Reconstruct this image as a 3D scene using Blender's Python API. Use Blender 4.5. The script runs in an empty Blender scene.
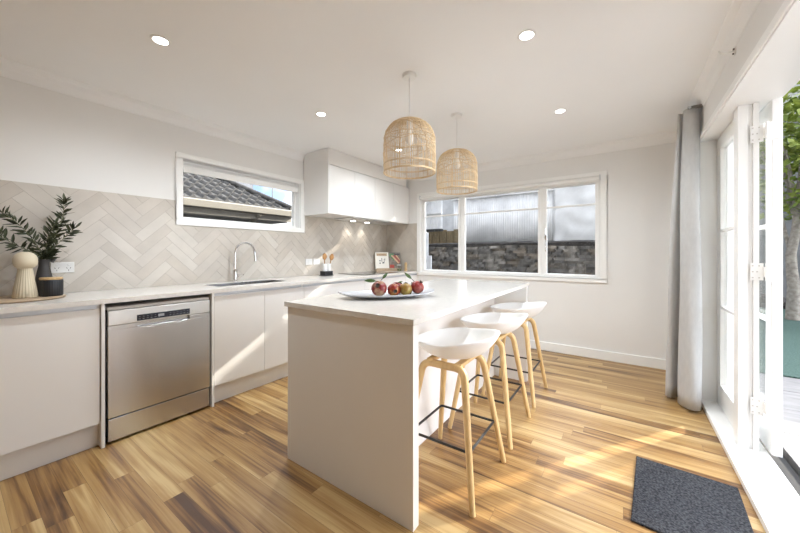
import bpy, bmesh, math, random
from mathutils import Vector, Matrix, noise

random.seed(7)
S = bpy.context.scene
COL = S.collection
PI = math.pi

# ------------------------------------------------------------------ camera
cam_d = bpy.data.cameras.new('camera')
cam = bpy.data.objects.new('camera', cam_d)
COL.objects.link(cam)
cam.location = (0, 0, 1.2)
cam.rotation_euler = (PI / 2, 0, math.atan(224 / 321))
cam_d.sensor_width = 36
cam_d.lens = 36 * 321 / 800
cam_d.shift_y = -13.5 / 800
cam_d.clip_start = 0.02
S.camera = cam

# ------------------------------------------------------------------ view, sky, sun
S.view_settings.view_transform = 'Standard'
S.view_settings.look = 'None'
S.view_settings.gamma = 1
S.view_settings.use_curve_mapping = False
S.view_settings.exposure = 0.67
S.cycles.max_bounces = 14
S.cycles.diffuse_bounces = 8
S.cycles.glossy_bounces = 6
S.cycles.transparent_max_bounces = 24
S.cycles.sample_clamp_indirect = 8

world = bpy.data.worlds.new('sky')
S.world = world
world.use_nodes = True
wn, wl = world.node_tree.nodes, world.node_tree.links
wn.clear()
out = wn.new('ShaderNodeOutputWorld')
bg = wn.new('ShaderNodeBackground')
bg.inputs['Strength'].default_value = 6.0
tc = wn.new('ShaderNodeTexCoord')
sep = wn.new('ShaderNodeSeparateXYZ')
wl.new(tc.outputs['Generated'], sep.inputs[0])
grad = wn.new('ShaderNodeValToRGB')
grad.color_ramp.elements[0].position = 0.0
grad.color_ramp.elements[0].color = (0.80, 0.83, 0.86, 1)
grad.color_ramp.elements[1].position = 0.6
grad.color_ramp.elements[1].color = (0.22, 0.37, 0.70, 1)
e = grad.color_ramp.elements.new(0.12)
e.color = (0.36, 0.50, 0.78, 1)
wl.new(sep.outputs['Z'], grad.inputs['Fac'])
cn = wn.new('ShaderNodeTexNoise')
cn.inputs['Scale'].default_value = 5.5
cn.inputs['Detail'].default_value = 7
wl.new(tc.outputs['Generated'], cn.inputs['Vector'])
cr = wn.new('ShaderNodeValToRGB')
cr.color_ramp.elements[0].position = 0.36
cr.color_ramp.elements[0].color = (0, 0, 0, 1)
cr.color_ramp.elements[1].position = 0.52
wl.new(cn.outputs['Fac'], cr.inputs['Fac'])
mx = wn.new('ShaderNodeMixRGB')
wl.new(cr.outputs['Color'], mx.inputs['Fac'])
wl.new(grad.outputs['Color'], mx.inputs['Color1'])
mx.inputs['Color2'].default_value = (1.0, 0.98, 0.95, 1)
# the sky is far brighter on the sun's side than opposite it
vdot = wn.new('ShaderNodeVectorMath'); vdot.operation = 'DOT_PRODUCT'
vdot.inputs[1].default_value = (0.578, 0.816, 0.25)
wl.new(tc.outputs['Generated'], vdot.inputs[0])
side = wn.new('ShaderNodeMapRange'); side.interpolation_type = 'SMOOTHSTEP'
side.inputs['From Min'].default_value = -0.12
side.inputs['From Max'].default_value = 0.55
side.inputs['To Min'].default_value = 0.16
side.inputs['To Max'].default_value = 1.0
wl.new(vdot.outputs['Value'], side.inputs['Value'])
scl = wn.new('ShaderNodeVectorMath'); scl.operation = 'SCALE'
wl.new(mx.outputs['Color'], scl.inputs[0])
wl.new(side.outputs[0], scl.inputs['Scale'])
wl.new(scl.outputs[0], bg.inputs['Color'])
wl.new(bg.outputs[0], out.inputs[0])

SUN_EL = math.radians(24.5)
sd = bpy.data.lights.new('sun', 'SUN')
sd.energy = 7.5
sd.angle = math.radians(0.9)
sd.color = (1.0, 0.93, 0.82)
sun = bpy.data.objects.new('sun', sd)
COL.objects.link(sun)
sun.location = (6, 9, 8)
sun_dir = Vector((-0.578 * math.cos(SUN_EL), -0.816 * math.cos(SUN_EL), -math.sin(SUN_EL)))
sun.rotation_euler = sun_dir.to_track_quat('-Z', 'Y').to_euler()

DOWNLIGHT_W = 64.0
DOWNLIGHT_COL = (0.88, 0.95, 1.0)

# ------------------------------------------------------------------ materials
def mat(name, color=(0.8, 0.8, 0.8), rough=0.5, metal=0.0, var=0.0, vscale=8.0, bump=0.0, bscale=60.0,
        stretch=(1, 1, 1), color2=None, spec=0.5, coat=0.0, trans=0.0):
    m = bpy.data.materials.new(name)
    m.use_nodes = True
    n, l = m.node_tree.nodes, m.node_tree.links
    b = n['Principled BSDF']
    b.inputs['Base Color'].default_value = (*color, 1)
    b.inputs['Roughness'].default_value = rough
    b.inputs['Metallic'].default_value = metal
    b.inputs['Specular IOR Level'].default_value = spec
    b.inputs['Coat Weight'].default_value = coat
    tcn = n.new('ShaderNodeTexCoord')
    mp = n.new('ShaderNodeMapping')
    mp.inputs['Scale'].default_value = stretch
    l.new(tcn.outputs['Object'], mp.inputs['Vector'])
    if var > 0 or color2:
        nz = n.new('ShaderNodeTexNoise')
        nz.inputs['Scale'].default_value = vscale
        nz.inputs['Detail'].default_value = 5
        l.new(mp.outputs[0], nz.inputs['Vector'])
        rp = n.new('ShaderNodeValToRGB')
        c2 = color2 or tuple(min(1, c * (1 + var)) for c in color)
        c1 = color if color2 else tuple(c * (1 - var) for c in color)
        rp.color_ramp.elements[0].position = 0.35
        rp.color_ramp.elements[1].position = 0.65
        rp.color_ramp.elements[0].color = (*c1, 1)
        rp.color_ramp.elements[1].color = (*c2, 1)
        l.new(nz.outputs['Fac'], rp.inputs['Fac'])
        l.new(rp.outputs['Color'], b.inputs['Base Color'])
    if bump > 0:
        nb = n.new('ShaderNodeTexNoise')
        nb.inputs['Scale'].default_value = bscale
        nb.inputs['Detail'].default_value = 4
        l.new(mp.outputs[0], nb.inputs['Vector'])
        bp = n.new('ShaderNodeBump')
        bp.inputs['Strength'].default_value = bump
        bp.inputs['Distance'].default_value = 0.01
        l.new(nb.outputs['Fac'], bp.inputs['Height'])
        l.new(bp.outputs[0], b.inputs['Normal'])
    return m

def emit(name, color, strength):
    m = bpy.data.materials.new(name)
    m.use_nodes = True
    n, l = m.node_tree.nodes, m.node_tree.links
    n.clear()
    o = n.new('ShaderNodeOutputMaterial')
    e_ = n.new('ShaderNodeEmission')
    e_.inputs['Color'].default_value = (*color, 1)
    e_.inputs['Strength'].default_value = strength
    l.new(e_.outputs[0], o.inputs[0])
    return m

def glass_mat(name, tint=(0.975, 0.985, 0.985)):
    m = bpy.data.materials.new(name)
    m.use_nodes = True
    n, l = m.node_tree.nodes, m.node_tree.links
    n.clear()
    o = n.new('ShaderNodeOutputMaterial')
    t = n.new('ShaderNodeBsdfTransparent')
    t.inputs['Color'].default_value = (*tint, 1)
    g = n.new('ShaderNodeBsdfGlossy')
    g.inputs['Roughness'].default_value = 0.02
    f = n.new('ShaderNodeFresnel')
    f.inputs['IOR'].default_value = 1.16
    mixs = n.new('ShaderNodeMixShader')
    fm = n.new('ShaderNodeMath'); fm.operation = 'MULTIPLY'; fm.inputs[1].default_value = 0.4
    l.new(f.outputs[0], fm.inputs[0])
    l.new(fm.outputs[0], mixs.inputs[0])
    l.new(t.outputs[0], mixs.inputs[1])
    l.new(g.outputs[0], mixs.inputs[2])
    l.new(mixs.outputs[0], o.inputs[0])
    return m

def floor_mat():
    m = bpy.data.materials.new('timber_planks')
    m.use_nodes = True
    n, l = m.node_tree.nodes, m.node_tree.links
    b = n['Principled BSDF']
    b.inputs['Roughness'].default_value = 0.3
    tcn = n.new('ShaderNodeTexCoord')
    br = n.new('ShaderNodeTexBrick')
    br.offset = 0.0
    br.inputs['Color1'].default_value = (0, 0, 0, 1)
    br.inputs['Color2'].default_value = (1, 1, 1, 1)
    br.inputs['Mortar'].default_value = (0.4, 0.4, 0.4, 1)
    br.inputs['Scale'].default_value = 1
    br.inputs['Mortar Size'].default_value = 0.0006
    br.inputs['Brick Width'].default_value = 1.15
    br.inputs['Row Height'].default_value = 0.088
    # butt joints fall at random along every row of boards
    sx = n.new('ShaderNodeSeparateXYZ'); l.new(tcn.outputs['Object'], sx.inputs[0])
    rw = n.new('ShaderNodeMath'); rw.operation = 'DIVIDE'; rw.inputs[1].default_value = 0.088
    l.new(sx.outputs['Y'], rw.inputs[0])
    fl = n.new('ShaderNodeMath'); fl.operation = 'FLOOR'; l.new(rw.outputs[0], fl.inputs[0])
    wn_ = n.new('ShaderNodeTexWhiteNoise'); wn_.noise_dimensions = '1D'; l.new(fl.outputs[0], wn_.inputs['W'])
    sh = n.new('ShaderNodeMath'); sh.operation = 'MULTIPLY_ADD'; sh.inputs[1].default_value = 1.15
    l.new(wn_.outputs['Value'], sh.inputs[0]); l.new(sx.outputs['X'], sh.inputs[2])
    cx = n.new('ShaderNodeCombineXYZ'); l.new(sh.outputs[0], cx.inputs[0]); l.new(sx.outputs['Y'], cx.inputs[1])
    l.new(cx.outputs[0], br.inputs['Vector'])
    # every plank gets its own piece of grain
    off = n.new('ShaderNodeVectorMath'); off.operation = 'MULTIPLY'
    l.new(br.outputs['Color'], off.inputs[0])
    off.inputs[1].default_value = (37, 53, 71)
    add = n.new('ShaderNodeVectorMath'); add.operation = 'ADD'
    l.new(tcn.outputs['Object'], add.inputs[0]); l.new(off.outputs[0], add.inputs[1])
    def stretched(sx, sy, scale, detail, dist=0.0):
        mp = n.new('ShaderNodeMapping'); mp.inputs['Scale'].default_value = (sx, sy, 1)
        l.new(add.outputs[0], mp.inputs['Vector'])
        nz = n.new('ShaderNodeTexNoise')
        nz.inputs['Scale'].default_value = scale; nz.inputs['Detail'].default_value = detail
        nz.inputs['Distortion'].default_value = dist
        l.new(mp.outputs[0], nz.inputs['Vector'])
        return nz.outputs['Fac']
    big = stretched(0.9, 11.0, 1.0, 6, 0.7)          # heartwood bands
    fine = stretched(0.5, 30, 3.0, 6, 0.3)          # grain lines
    a1 = n.new('ShaderNodeMath'); a1.operation = 'MULTIPLY'; a1.inputs[1].default_value = 0.95
    l.new(big, a1.inputs[0])
    a2 = n.new('ShaderNodeMath'); a2.operation = 'MULTIPLY_ADD'; a2.inputs[1].default_value = 0.42
    l.new(fine, a2.inputs[0]); l.new(a1.outputs[0], a2.inputs[2])
    sepc = n.new('ShaderNodeSeparateColor'); l.new(br.outputs['Color'], sepc.inputs[0])
    a3 = n.new('ShaderNodeMath'); a3.operation = 'MULTIPLY_ADD'; a3.inputs[1].default_value = 0.24
    l.new(sepc.outputs[0], a3.inputs[0]); l.new(a2.outputs[0], a3.inputs[2])
    rp = n.new('ShaderNodeValToRGB')
    els = rp.color_ramp.elements
    els[0].position = 0.54; els[0].color = FLOOR_RAMP[0]
    els[1].position = 1.0; els[1].color = FLOOR_RAMP[4]
    for p, c in ((0.64, FLOOR_RAMP[1]), (0.73, FLOOR_RAMP[2]), (0.85, FLOOR_RAMP[3])):
        x = els.new(p); x.color = c
    l.new(a3.outputs[0], rp.inputs['Fac'])
    seam = n.new('ShaderNodeMixRGB'); seam.blend_type = 'MIX'
    l.new(br.outputs['Fac'], seam.inputs['Fac'])
    l.new(rp.outputs['Color'], seam.inputs['Color1'])
    seam.inputs['Color2'].default_value = (0.12, 0.065, 0.03, 1)
    l.new(seam.outputs['Color'], b.inputs['Base Color'])
    rr = n.new('ShaderNodeMapRange')
    rr.inputs['To Min'].default_value = 0.26; rr.inputs['To Max'].default_value = 0.40
    l.new(fine, rr.inputs['Value']); l.new(rr.outputs[0], b.inputs['Roughness'])
    bp = n.new('ShaderNodeBump'); bp.inputs['Strength'].default_value = 0.06; bp.inputs['Distance'].default_value = 0.01
    l.new(fine, bp.inputs['Height']); l.new(bp.outputs[0], b.inputs['Normal'])
    return m

FLOOR_RAMP = [(0.080, 0.036, 0.014, 1), (0.180, 0.088, 0.030, 1), (0.305, 0.168, 0.058, 1),
              (0.400, 0.246, 0.094, 1), (0.54, 0.38, 0.18, 1)]

M = {}
M['paint'] = mat('white_wall_paint', (0.80, 0.795, 0.785), 0.7, var=0.012, vscale=2.0, bump=0.015, bscale=220)
M['ceil'] = mat('white_ceiling_paint', (0.86, 0.86, 0.86), 0.8, var=0.01, vscale=1.5)
M['trim'] = mat('white_gloss_trim', (0.88, 0.88, 0.87), 0.35, var=0.01, vscale=3)
M['floor'] = floor_mat()
M['cab'] = mat('white_cabinet_lacquer', (0.80, 0.785, 0.765), 0.28, var=0.006, vscale=2)
M['kick'] = mat('white_kickboard', (0.74, 0.72, 0.69), 0.4, var=0.01, vscale=3)
M['island'] = mat('white_island_panel', (0.80, 0.785, 0.765), 0.35, var=0.006, vscale=2)
M['stone'] = mat('pale_engineered_stone', (0.72, 0.69, 0.65), 0.16, var=0.035, vscale=45)
M['channel'] = mat('aluminium_finger_pull', (0.62, 0.64, 0.67), 0.35, metal=0.5, var=0.02, stretch=(30, 1, 1))
M['steel'] = mat('brushed_stainless_steel', (0.58, 0.58, 0.585), 0.27, metal=1.0, var=0.05, vscale=9, stretch=(1, 1.2, 0.06), bump=0.02, bscale=40)
M['steel_pale'] = mat('satin_steel_strip', (0.74, 0.74, 0.73), 0.3, metal=0.85, var=0.02, vscale=5)
M['chrome'] = mat('polished_chrome', (0.80, 0.80, 0.80), 0.08, metal=1.0, var=0.01)
M['black'] = mat('black_satin', (0.012, 0.012, 0.014), 0.4, var=0.1)
M['display'] = mat('dark_display_glass', (0.03, 0.033, 0.045), 0.12, var=0.15)
M['dark_gap'] = mat('dark_recess', (0.02, 0.02, 0.02), 0.8, var=0.1)
M['lid'] = mat('pale_grey_lid', (0.60, 0.58, 0.55), 0.5, var=0.02)
M['seat'] = mat('white_moulded_plastic', (0.84, 0.84, 0.83), 0.4, var=0.008)
M['oak'] = mat('pale_oak_leg', (0.60, 0.40, 0.18), 0.45, color2=(0.70, 0.50, 0.245), vscale=10, stretch=(6, 6, 0.8))
M['blackmetal'] = mat('black_powder_coat', (0.015, 0.015, 0.017), 0.4, var=0.1)
M['rattan'] = mat('pale_rattan_cane', (0.60, 0.44, 0.26), 0.6, color2=(0.74, 0.58, 0.37), vscale=30)
M['ltrim'] = mat('white_light_fitting', (0.82, 0.82, 0.81), 0.35, var=0.01)
M['glow'] = emit('downlight_glow', (1.0, 0.97, 0.92), 9.0)
M['glass'] = glass_mat('window_glass')
M['blind'] = mat('white_roller_blind', (0.82, 0.82, 0.81), 0.8, var=0.015, bump=0.05, bscale=400)
M['linen'] = mat('pale_grey_linen', (0.66, 0.65, 0.64), 0.85, var=0.05, vscale=60, bump=0.15, bscale=500, stretch=(1, 1, 0.3))
def translucent(m, amount):
    n, l = m.node_tree.nodes, m.node_tree.links
    b = n['Principled BSDF']; o = n['Material Output']
    t = n.new('ShaderNodeBsdfTranslucent'); t.inputs['Color'].default_value = (0.75, 0.75, 0.76, 1)
    x = n.new('ShaderNodeMixShader'); x.inputs[0].default_value = amount
    l.new(b.outputs[0], x.inputs[1]); l.new(t.outputs[0], x.inputs[2]); l.new(x.outputs[0], o.inputs['Surface'])
translucent(M['linen'], 0.35)
M['mat'] = mat('charcoal_ribbed_mat', (0.018, 0.019, 0.022), 0.95, color2=(0.075, 0.077, 0.084), vscale=110, bump=0.8, bscale=160, spec=0.1)
M['cream'] = mat('cream_ceramic', (0.62, 0.54, 0.40), 0.55, var=0.03, vscale=10)
M['charcoal'] = mat('charcoal_ceramic', (0.045, 0.042, 0.042), 0.6, var=0.12, vscale=20)
M['jarblack'] = mat('black_ribbed_ceramic', (0.014, 0.015, 0.018), 0.45, var=0.1)
M['wood'] = mat('light_wood', (0.50, 0.33, 0.16), 0.5, color2=(0.60, 0.42, 0.22), vscale=6, stretch=(1, 9, 9))
M['tray'] = mat('brown_wood_board', (0.36, 0.26, 0.17), 0.5, color2=(0.47, 0.36, 0.25), vscale=5, stretch=(9, 1, 9))
M['spoon'] = mat('honey_wood', (0.30, 0.145, 0.04), 0.5, color2=(0.38, 0.19, 0.06), vscale=12, stretch=(6, 6, 1))
M['leaf'] = mat('olive_leaf', (0.024, 0.032, 0.013), 0.6, color2=(0.058, 0.068, 0.030), vscale=25)
M['stem'] = mat('green_brown_stem', (0.16, 0.17, 0.07), 0.6, var=0.2, vscale=30)
M['fruitleaf'] = mat('fresh_green_leaf', (0.035, 0.075, 0.02), 0.45, color2=(0.075, 0.135, 0.035), vscale=25)
M['twig'] = mat('dark_twig', (0.05, 0.035, 0.025), 0.7, var=0.2, vscale=30)
M['plate'] = mat('white_glazed_platter', (0.50, 0.51, 0.54), 0.25, var=0.01)
M['plastic'] = mat('white_plastic', (0.70, 0.695, 0.685), 0.35, var=0.006)
M['slot'] = mat('dark_slot', (0.05, 0.05, 0.05), 0.6, var=0.1)
M['cooktop'] = mat('black_ceramic_glass', (0.01, 0.01, 0.012), 0.06, var=0.1)
M['paper'] = mat('off_white_cover', (0.78, 0.75, 0.69), 0.5, var=0.02)
M['cardtan'] = mat('tan_card', (0.50, 0.40, 0.27), 0.6, var=0.05)
M['ink'] = mat('dark_ink', (0.05, 0.05, 0.06), 0.5, var=0.1)
M['brownink'] = mat('brown_ink', (0.33, 0.17, 0.08), 0.5, var=0.1)
M['greenp'] = mat('green_print', (0.10, 0.22, 0.10), 0.5, var=0.2)
M['redp'] = mat('red_print', (0.45, 0.06, 0.04), 0.5, var=0.2)
M['greyp'] = mat('grey_brown_print', (0.20, 0.17, 0.14), 0.5, var=0.3, vscale=30)
M['orangep'] = mat('peach_print', (0.70, 0.42, 0.25), 0.5, var=0.1)
# outside
M['paving'] = mat('pale_stone_paving', (0.17, 0.164, 0.162), 0.7, color2=(0.23, 0.222, 0.216), vscale=4, stretch=(1, 5, 1))
M['turf'] = mat('artificial_turf', (0.030, 0.066, 0.054), 0.9, color2=(0.070, 0.125, 0.103), vscale=60, bump=0.9, bscale=120)
M['soil'] = mat('dark_soil', (0.025, 0.022, 0.02), 0.95, var=0.4, vscale=14, bump=0.6, bscale=30)
M['extwhite'] = mat('weathered_white_paint', (0.46, 0.465, 0.475), 0.7, color2=(0.60, 0.605, 0.615), vscale=3.5, bump=0.1, bscale=12)
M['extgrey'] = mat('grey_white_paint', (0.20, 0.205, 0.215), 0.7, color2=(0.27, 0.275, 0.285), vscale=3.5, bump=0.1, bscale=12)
M['bark'] = mat('grey_bark', (0.26, 0.23, 0.20), 0.9, color2=(0.44, 0.40, 0.35), vscale=14, bump=0.5, bscale=30)
M['treeleaf'] = mat('tree_leaf', (0.13, 0.20, 0.03), 0.6, color2=(0.36, 0.42, 0.09), vscale=4)
M['hedge'] = mat('added_hedge_leaf', (0.03, 0.075, 0.02), 0.7, color2=(0.09, 0.16, 0.04), vscale=4)
M['rooftile'] = mat('grey_concrete_tile', (0.034, 0.032, 0.030), 0.95, color2=(0.075, 0.071, 0.066), vscale=12)
M['gutter'] = mat('cream_gutter', (0.20, 0.18, 0.145), 0.5, var=0.03)
M['soffit'] = mat('grey_weatherboard', (0.17, 0.165, 0.155), 0.7, var=0.05)
M['bluewall'] = mat('pale_grey_cladding', (0.50, 0.53, 0.58), 0.7, var=0.05)
M['housegrey'] = mat('mauve_grey_cladding', (0.14, 0.145, 0.16), 0.8, var=0.05)

M['boardbrown'] = mat('old_brown_timber', (0.10, 0.075, 0.04), 0.9, color2=(0.17, 0.13, 0.075), vscale=8, stretch=(8, 8, 1))
# ------------------------------------------------------------------ mesh helpers
WORLD = {}      # object name -> world origin

class MB:
    def __init__(self):
        self.bm = bmesh.new()
    def box(self, a, b, rot=None, pivot=None):
        vs = []
        lo = [min(a[i], b[i]) for i in range(3)]; hi = [max(a[i], b[i]) for i in range(3)]
        for x in (lo[0], hi[0]):
            for y in (lo[1], hi[1]):
                for z in (lo[2], hi[2]):
                    v = Vector((x, y, z))
                    if rot is not None:
                        p = Vector(pivot); v = p + rot @ (v - p)
                    vs.append(self.bm.verts.new(v))
        for f in ((0, 1, 3, 2), (4, 6, 7, 5), (0, 4, 5, 1), (2, 3, 7, 6), (0, 2, 6, 4), (1, 5, 7, 3)):
            self.bm.faces.new([vs[i] for i in f])
        return self
    def poly(self, pts):
        self.bm.faces.new([self.bm.verts.new(p) for p in pts]); return self
    def rings(self, rings, closed=True, cap=True):
        rv = [[self.bm.verts.new(p) for p in r] for r in rings]
        n = len(rv[0])
        for i in range(len(rv) - 1):
            for j in range(n if closed else n - 1):
                k = (j + 1) % n
                self.bm.faces.new((rv[i][j], rv[i][k], rv[i + 1][k], rv[i + 1][j]))
        if cap and closed:
            self.bm.faces.new(list(reversed(rv[0]))); self.bm.faces.new(rv[-1])
        return self
    def tube(self, path, r, seg=8, cap=True, closed_path=False, up=None, flat=1.0):
        path = [Vector(p) for p in path]
        n = len(path); rr = r if isinstance(r, (list, tuple)) else [r] * n
        rings = []; prev = None
        for i, p in enumerate(path):
            if closed_path:
                t = path[(i + 1) % n] - path[i - 1]
            else:
                t = path[min(i + 1, n - 1)] - path[max(i - 1, 0)]
            t.normalize()
            if prev is None:
                a = Vector(up) if up else (Vector((0, 0, 1)) if abs(t.z) < 0.9 else Vector((1, 0, 0)))
                u = (a - t * a.dot(t)).normalized()
            else:
                u = (prev - t * prev.dot(t)).normalized()
            prev = u
            v = t.cross(u)
            rings.append([p + (u * math.cos(2 * PI * k / seg) + v * math.sin(2 * PI * k / seg) * flat) * rr[i] for k in range(seg)])
        if closed_path:
            rings.append(rings[0])
            self.rings(rings, True, False)
        else:
            self.rings(rings, True, cap)
        return self
    def lathe(self, prof, c=(0, 0, 0), seg=32, ribs=0, rib_depth=0.0, closed=False):
        c = Vector(c); rings = []
        for r, z in prof:
            ring = []
            for k in range(seg):
                a = 2 * PI * k / seg
                q = max(r, 1e-5)
                if ribs:
                    q *= 1 + rib_depth * math.cos(ribs * a)
                ring.append(c + Vector((q * math.cos(a), q * math.sin(a), z)))
            rings.append(ring)
        self.rings(rings, True, not closed)
        return self
    def build(self, name, material, parent=None, origin=None, smooth=False, bevel=0.0, seg=2, subsurf=0, angle=40, solidify=0.0):
        bm = self.bm
        bmesh.ops.remove_doubles(bm, verts=bm.verts, dist=1e-6)
        bmesh.ops.recalc_face_normals(bm, faces=bm.faces)
        pw = WORLD[parent.name] if parent else Vector((0, 0, 0))
        if parent:
            ow = pw
        elif origin is not None:
            ow = Vector(origin)
        else:
            xs = [v.co for v in bm.verts]
            lo = Vector([min(v[i] for v in xs) for i in range(3)]); hi = Vector([max(v[i] for v in xs) for i in range(3)])
            ow = Vector(((lo.x + hi.x) / 2, (lo.y + hi.y) / 2, lo.z))
        for v in bm.verts:
            v.co -= ow
        if smooth:
            for f in bm.faces:
                f.smooth = True
            for e_ in bm.edges:
                if len(e_.link_faces) == 2 and e_.calc_face_angle(0) > math.radians(angle):
                    e_.smooth = False
        me = bpy.data.meshes.new(name)
        bm.to_mesh(me); bm.free()
        for mm in (material if isinstance(material, (list, tuple)) else [material]):
            me.materials.append(mm)
        o = bpy.data.objects.new(name, me)
        COL.objects.link(o)
        if parent:
            o.parent = parent
        else:
            o.location = ow
        WORLD[o.name] = ow
        if solidify:
            sm = o.modifiers.new('thickness', 'SOLIDIFY'); sm.thickness = solidify; sm.offset = 0
        if bevel:
            bv = o.modifiers.new('bevel', 'BEVEL'); bv.width = bevel; bv.segments = seg; bv.limit_method = 'ANGLE'
        if subsurf:
            ss = o.modifiers.new('subdivision', 'SUBSURF'); ss.levels = subsurf; ss.render_levels = subsurf
        return o

def tag(o, label=None, cat=None, group=None, kind=None):
    if label: o['label'] = label
    if cat: o['category'] = cat
    if group: o['group'] = group
    if kind: o['kind'] = kind
    return o

def thing(name, loc, label, cat, group=None):
    o = bpy.data.objects.new(name, None)
    COL.objects.link(o)
    o.empty_display_size = 0.1
    o.location = loc
    WORLD[o.name] = Vector(loc)
    return tag(o, label, cat, group)

def struct_empty(name, loc):
    o = bpy.data.objects.new(name, None)
    COL.objects.link(o); o.location = loc; WORLD[o.name] = Vector(loc)
    o['kind'] = 'structure'
    return o

def struct(name, mb, material, **kw):
    o = mb.build(name, material, origin=(0, 0, 0), **kw)
    o['kind'] = 'structure'
    return o

def copy_tree(o, parent=None):
    c = o.copy(); COL.objects.link(c)
    if parent: c.parent = parent
    for ch in list(o.children):
        copy_tree(ch, c)
    return c

def box(name, a, b, material, parent=None, bevel=0.0, **kw):
    return MB().box(a, b).build(name, material, parent, bevel=bevel, **kw)

def wall_with_holes(axis, c0, c1, u0, u1, z0, z1, holes):
    """wall slab: thickness c0..c1 along axis, u along the other; holes (u0,u1,z0,z1)"""
    mb = MB()
    us = sorted({u0, u1, *[h[0] for h in holes], *[h[1] for h in holes]})
    zs = sorted({z0, z1, *[h[2] for h in holes], *[h[3] for h in holes]})
    for i in range(len(us) - 1):
        for j in range(len(zs) - 1):
            um, zm = (us[i] + us[i + 1]) / 2, (zs[j] + zs[j + 1]) / 2
            if any(h[0] < um < h[1] and h[2] < zm < h[3] for h in holes): continue
            if axis == 'x': mb.box((c0, us[i], zs[j]), (c1, us[i + 1], zs[j + 1]))
            else: mb.box((us[i], c0, zs[j]), (us[i + 1], c1, zs[j + 1]))
    return mb

# ------------------------------------------------------------------ room shell
XL, XR, YF, YB, ZC = -3.25, 0.50, 4.27, -3.2, 2.42
WT = 0.14
LW = (1.245, 2.52, 1.50, 2.045)              # left window hole: y0,y1,z0,z1
FW = (-2.585, -0.215, 0.905, 2.06)           # far window hole: x0,x1,z0,z1
DR = (1.30, 3.52, 0.0, 2.095)                # french door opening in the right wall

struct('floor', MB().box((XL - WT, YB - WT, -0.06), (XR + 0.0, YF + WT, 0.0)), M['floor'])
struct('ceiling', MB().box((XL - WT, YB - WT, ZC), (XR + 0.25, YF + WT, ZC + 0.08)), M['ceil'])
struct('wall_left', wall_with_holes('x', XL - WT, XL, YB - WT, YF + WT, 0, ZC, [LW]), M['paint'])
struct('wall_far', wall_with_holes('y', YF, YF + WT, XL, XR + 0.25, 0, ZC, [FW]), M['paint'])
struct('wall_right', wall_with_holes('x', XR, XR + 0.2, YB - WT, YF, 0, ZC, [DR]), M['paint'])
struct('wall_rear', wall_with_holes('y', YB - WT, YB, XL, XR, 0, ZC, []), M['paint'])

# coved cornice along three walls
def cornice(name, p0, p1, inward):
    p0, p1, n_ = Vector(p0), Vector(p1), Vector(inward)
    prof = [(0.0, -0.095), (0.006, -0.088), (0.010, -0.075), (0.018, -0.05), (0.035, -0.022), (0.058, -0.01), (0.066, -0.006), (0.07, 0.0)]
    mb = MB()
    rings = []
    for p in (p0, p1):
        rings.append([p + n_ * (a + 0.0005) + Vector((0, 0, ZC + b - 0.0005)) for a, b in prof] + [p + n_ * 0.0005 + Vector((0, 0, ZC - 0.0005))])
    mb.rings(rings)
    return struct(name, mb, M['ceil'])
cornice('trim_1', (XL, YB, 0), (XL, YF, 0), (1, 0, 0))
cornice('trim_2', (XL, YF, 0), (XR, YF, 0), (0, -1, 0))
cornice('trim_3', (XR, YB, 0), (XR, YF, 0), (-1, 0, 0))
def skirt(name, a, b):
    o = struct(name, MB().box(a, b), M['trim'], bevel=0.004)
skirt('baseboard_far', (-2.62, YF - 0.016, 0.0), (XR, YF, 0.105))
skirt('baseboard_right', (XR - 0.016, DR[1] + 0.10, 0.0), (XR, YF - 0.016, 0.105))

# ------------------------------------------------------------------ left window
w1 = struct_empty('window_1', (XL, 1.88, 1.5))
y0, y1, z0, z1 = LW
mb = MB()
for a, b in (((y0 - 0.055, z0 - 0.05), (y1 + 0.055, z0)), ((y0 - 0.055, z1), (y1 + 0.055, z1 + 0.05)),
             ((y0 - 0.055, z0), (y0, z1)), ((y1, z0), (y1 + 0.055, z1))):
    mb.box((XL, a[0], a[1]), (XL + 0.018, b[0], b[1]))
mb.build('architrave', M['trim'], w1, bevel=0.003)
mb = MB()
fx0, fx1 = XL - 0.125, XL - 0.075
mb.box((fx0, y0, z0), (fx1, y1, z0 + 0.03)).box((fx0, y0, z1 - 0.03), (fx1, y1, z1))
mb.box((fx0, y0, z0 + 0.03), (fx1, y0 + 0.03, z1 - 0.03)).box((fx0, y1 - 0.03, z0 + 0.03), (fx1, y1, z1 - 0.03))
mb.build('window_frame', M['trim'], w1, bevel=0.003)
mb = MB()
mb.box((XL - 0.075, y0, z0), (XL, y1, z0 + 0.006)).box((XL - 0.075, y0, z0 + 0.006), (XL, y0 + 0.006, z1)).box((XL - 0.075, y1 - 0.006, z0 + 0.006), (XL, y1, z1))
mb.build('reveal_lining', M['trim'], w1)
box('pane', (XL - 0.103, y0 + 0.03, z0 + 0.03), (XL - 0.097, y1 - 0.03, z1 - 0.03), M['glass'], w1)

bl = thing('roller_blind', (XL - 0.03, 1.88, 1.95), 'white roller blind rolled up inside the narrow window over the sink', 'blind')
MB().tube([(XL - 0.035, y0 + 0.012, z1 - 0.060), (XL - 0.035, y1 - 0.012, z1 - 0.060)], 0.021, 16).build('roller', M['trim'], bl, smooth=True)
box('blind_fabric', (XL - 0.014, y0 + 0.014, z1 - 0.105), (XL - 0.0125, y1 - 0.014, z1 - 0.052), M['blind'], bl)
MB().tube([(XL - 0.0135, y0 + 0.016, z1 - 0.107), (XL - 0.0135, y1 - 0.016, z1 - 0.107)], 0.006, 8).build('bottom_bar', M['blind'], bl, smooth=True)
MB().tube([(XL - 0.02, y0 + 0.012, z1 - 0.05), (XL - 0.012, y0 + 0.022, z1 - 0.115)], 0.004, 6).build('chain', M['plastic'], bl, smooth=True)

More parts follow.
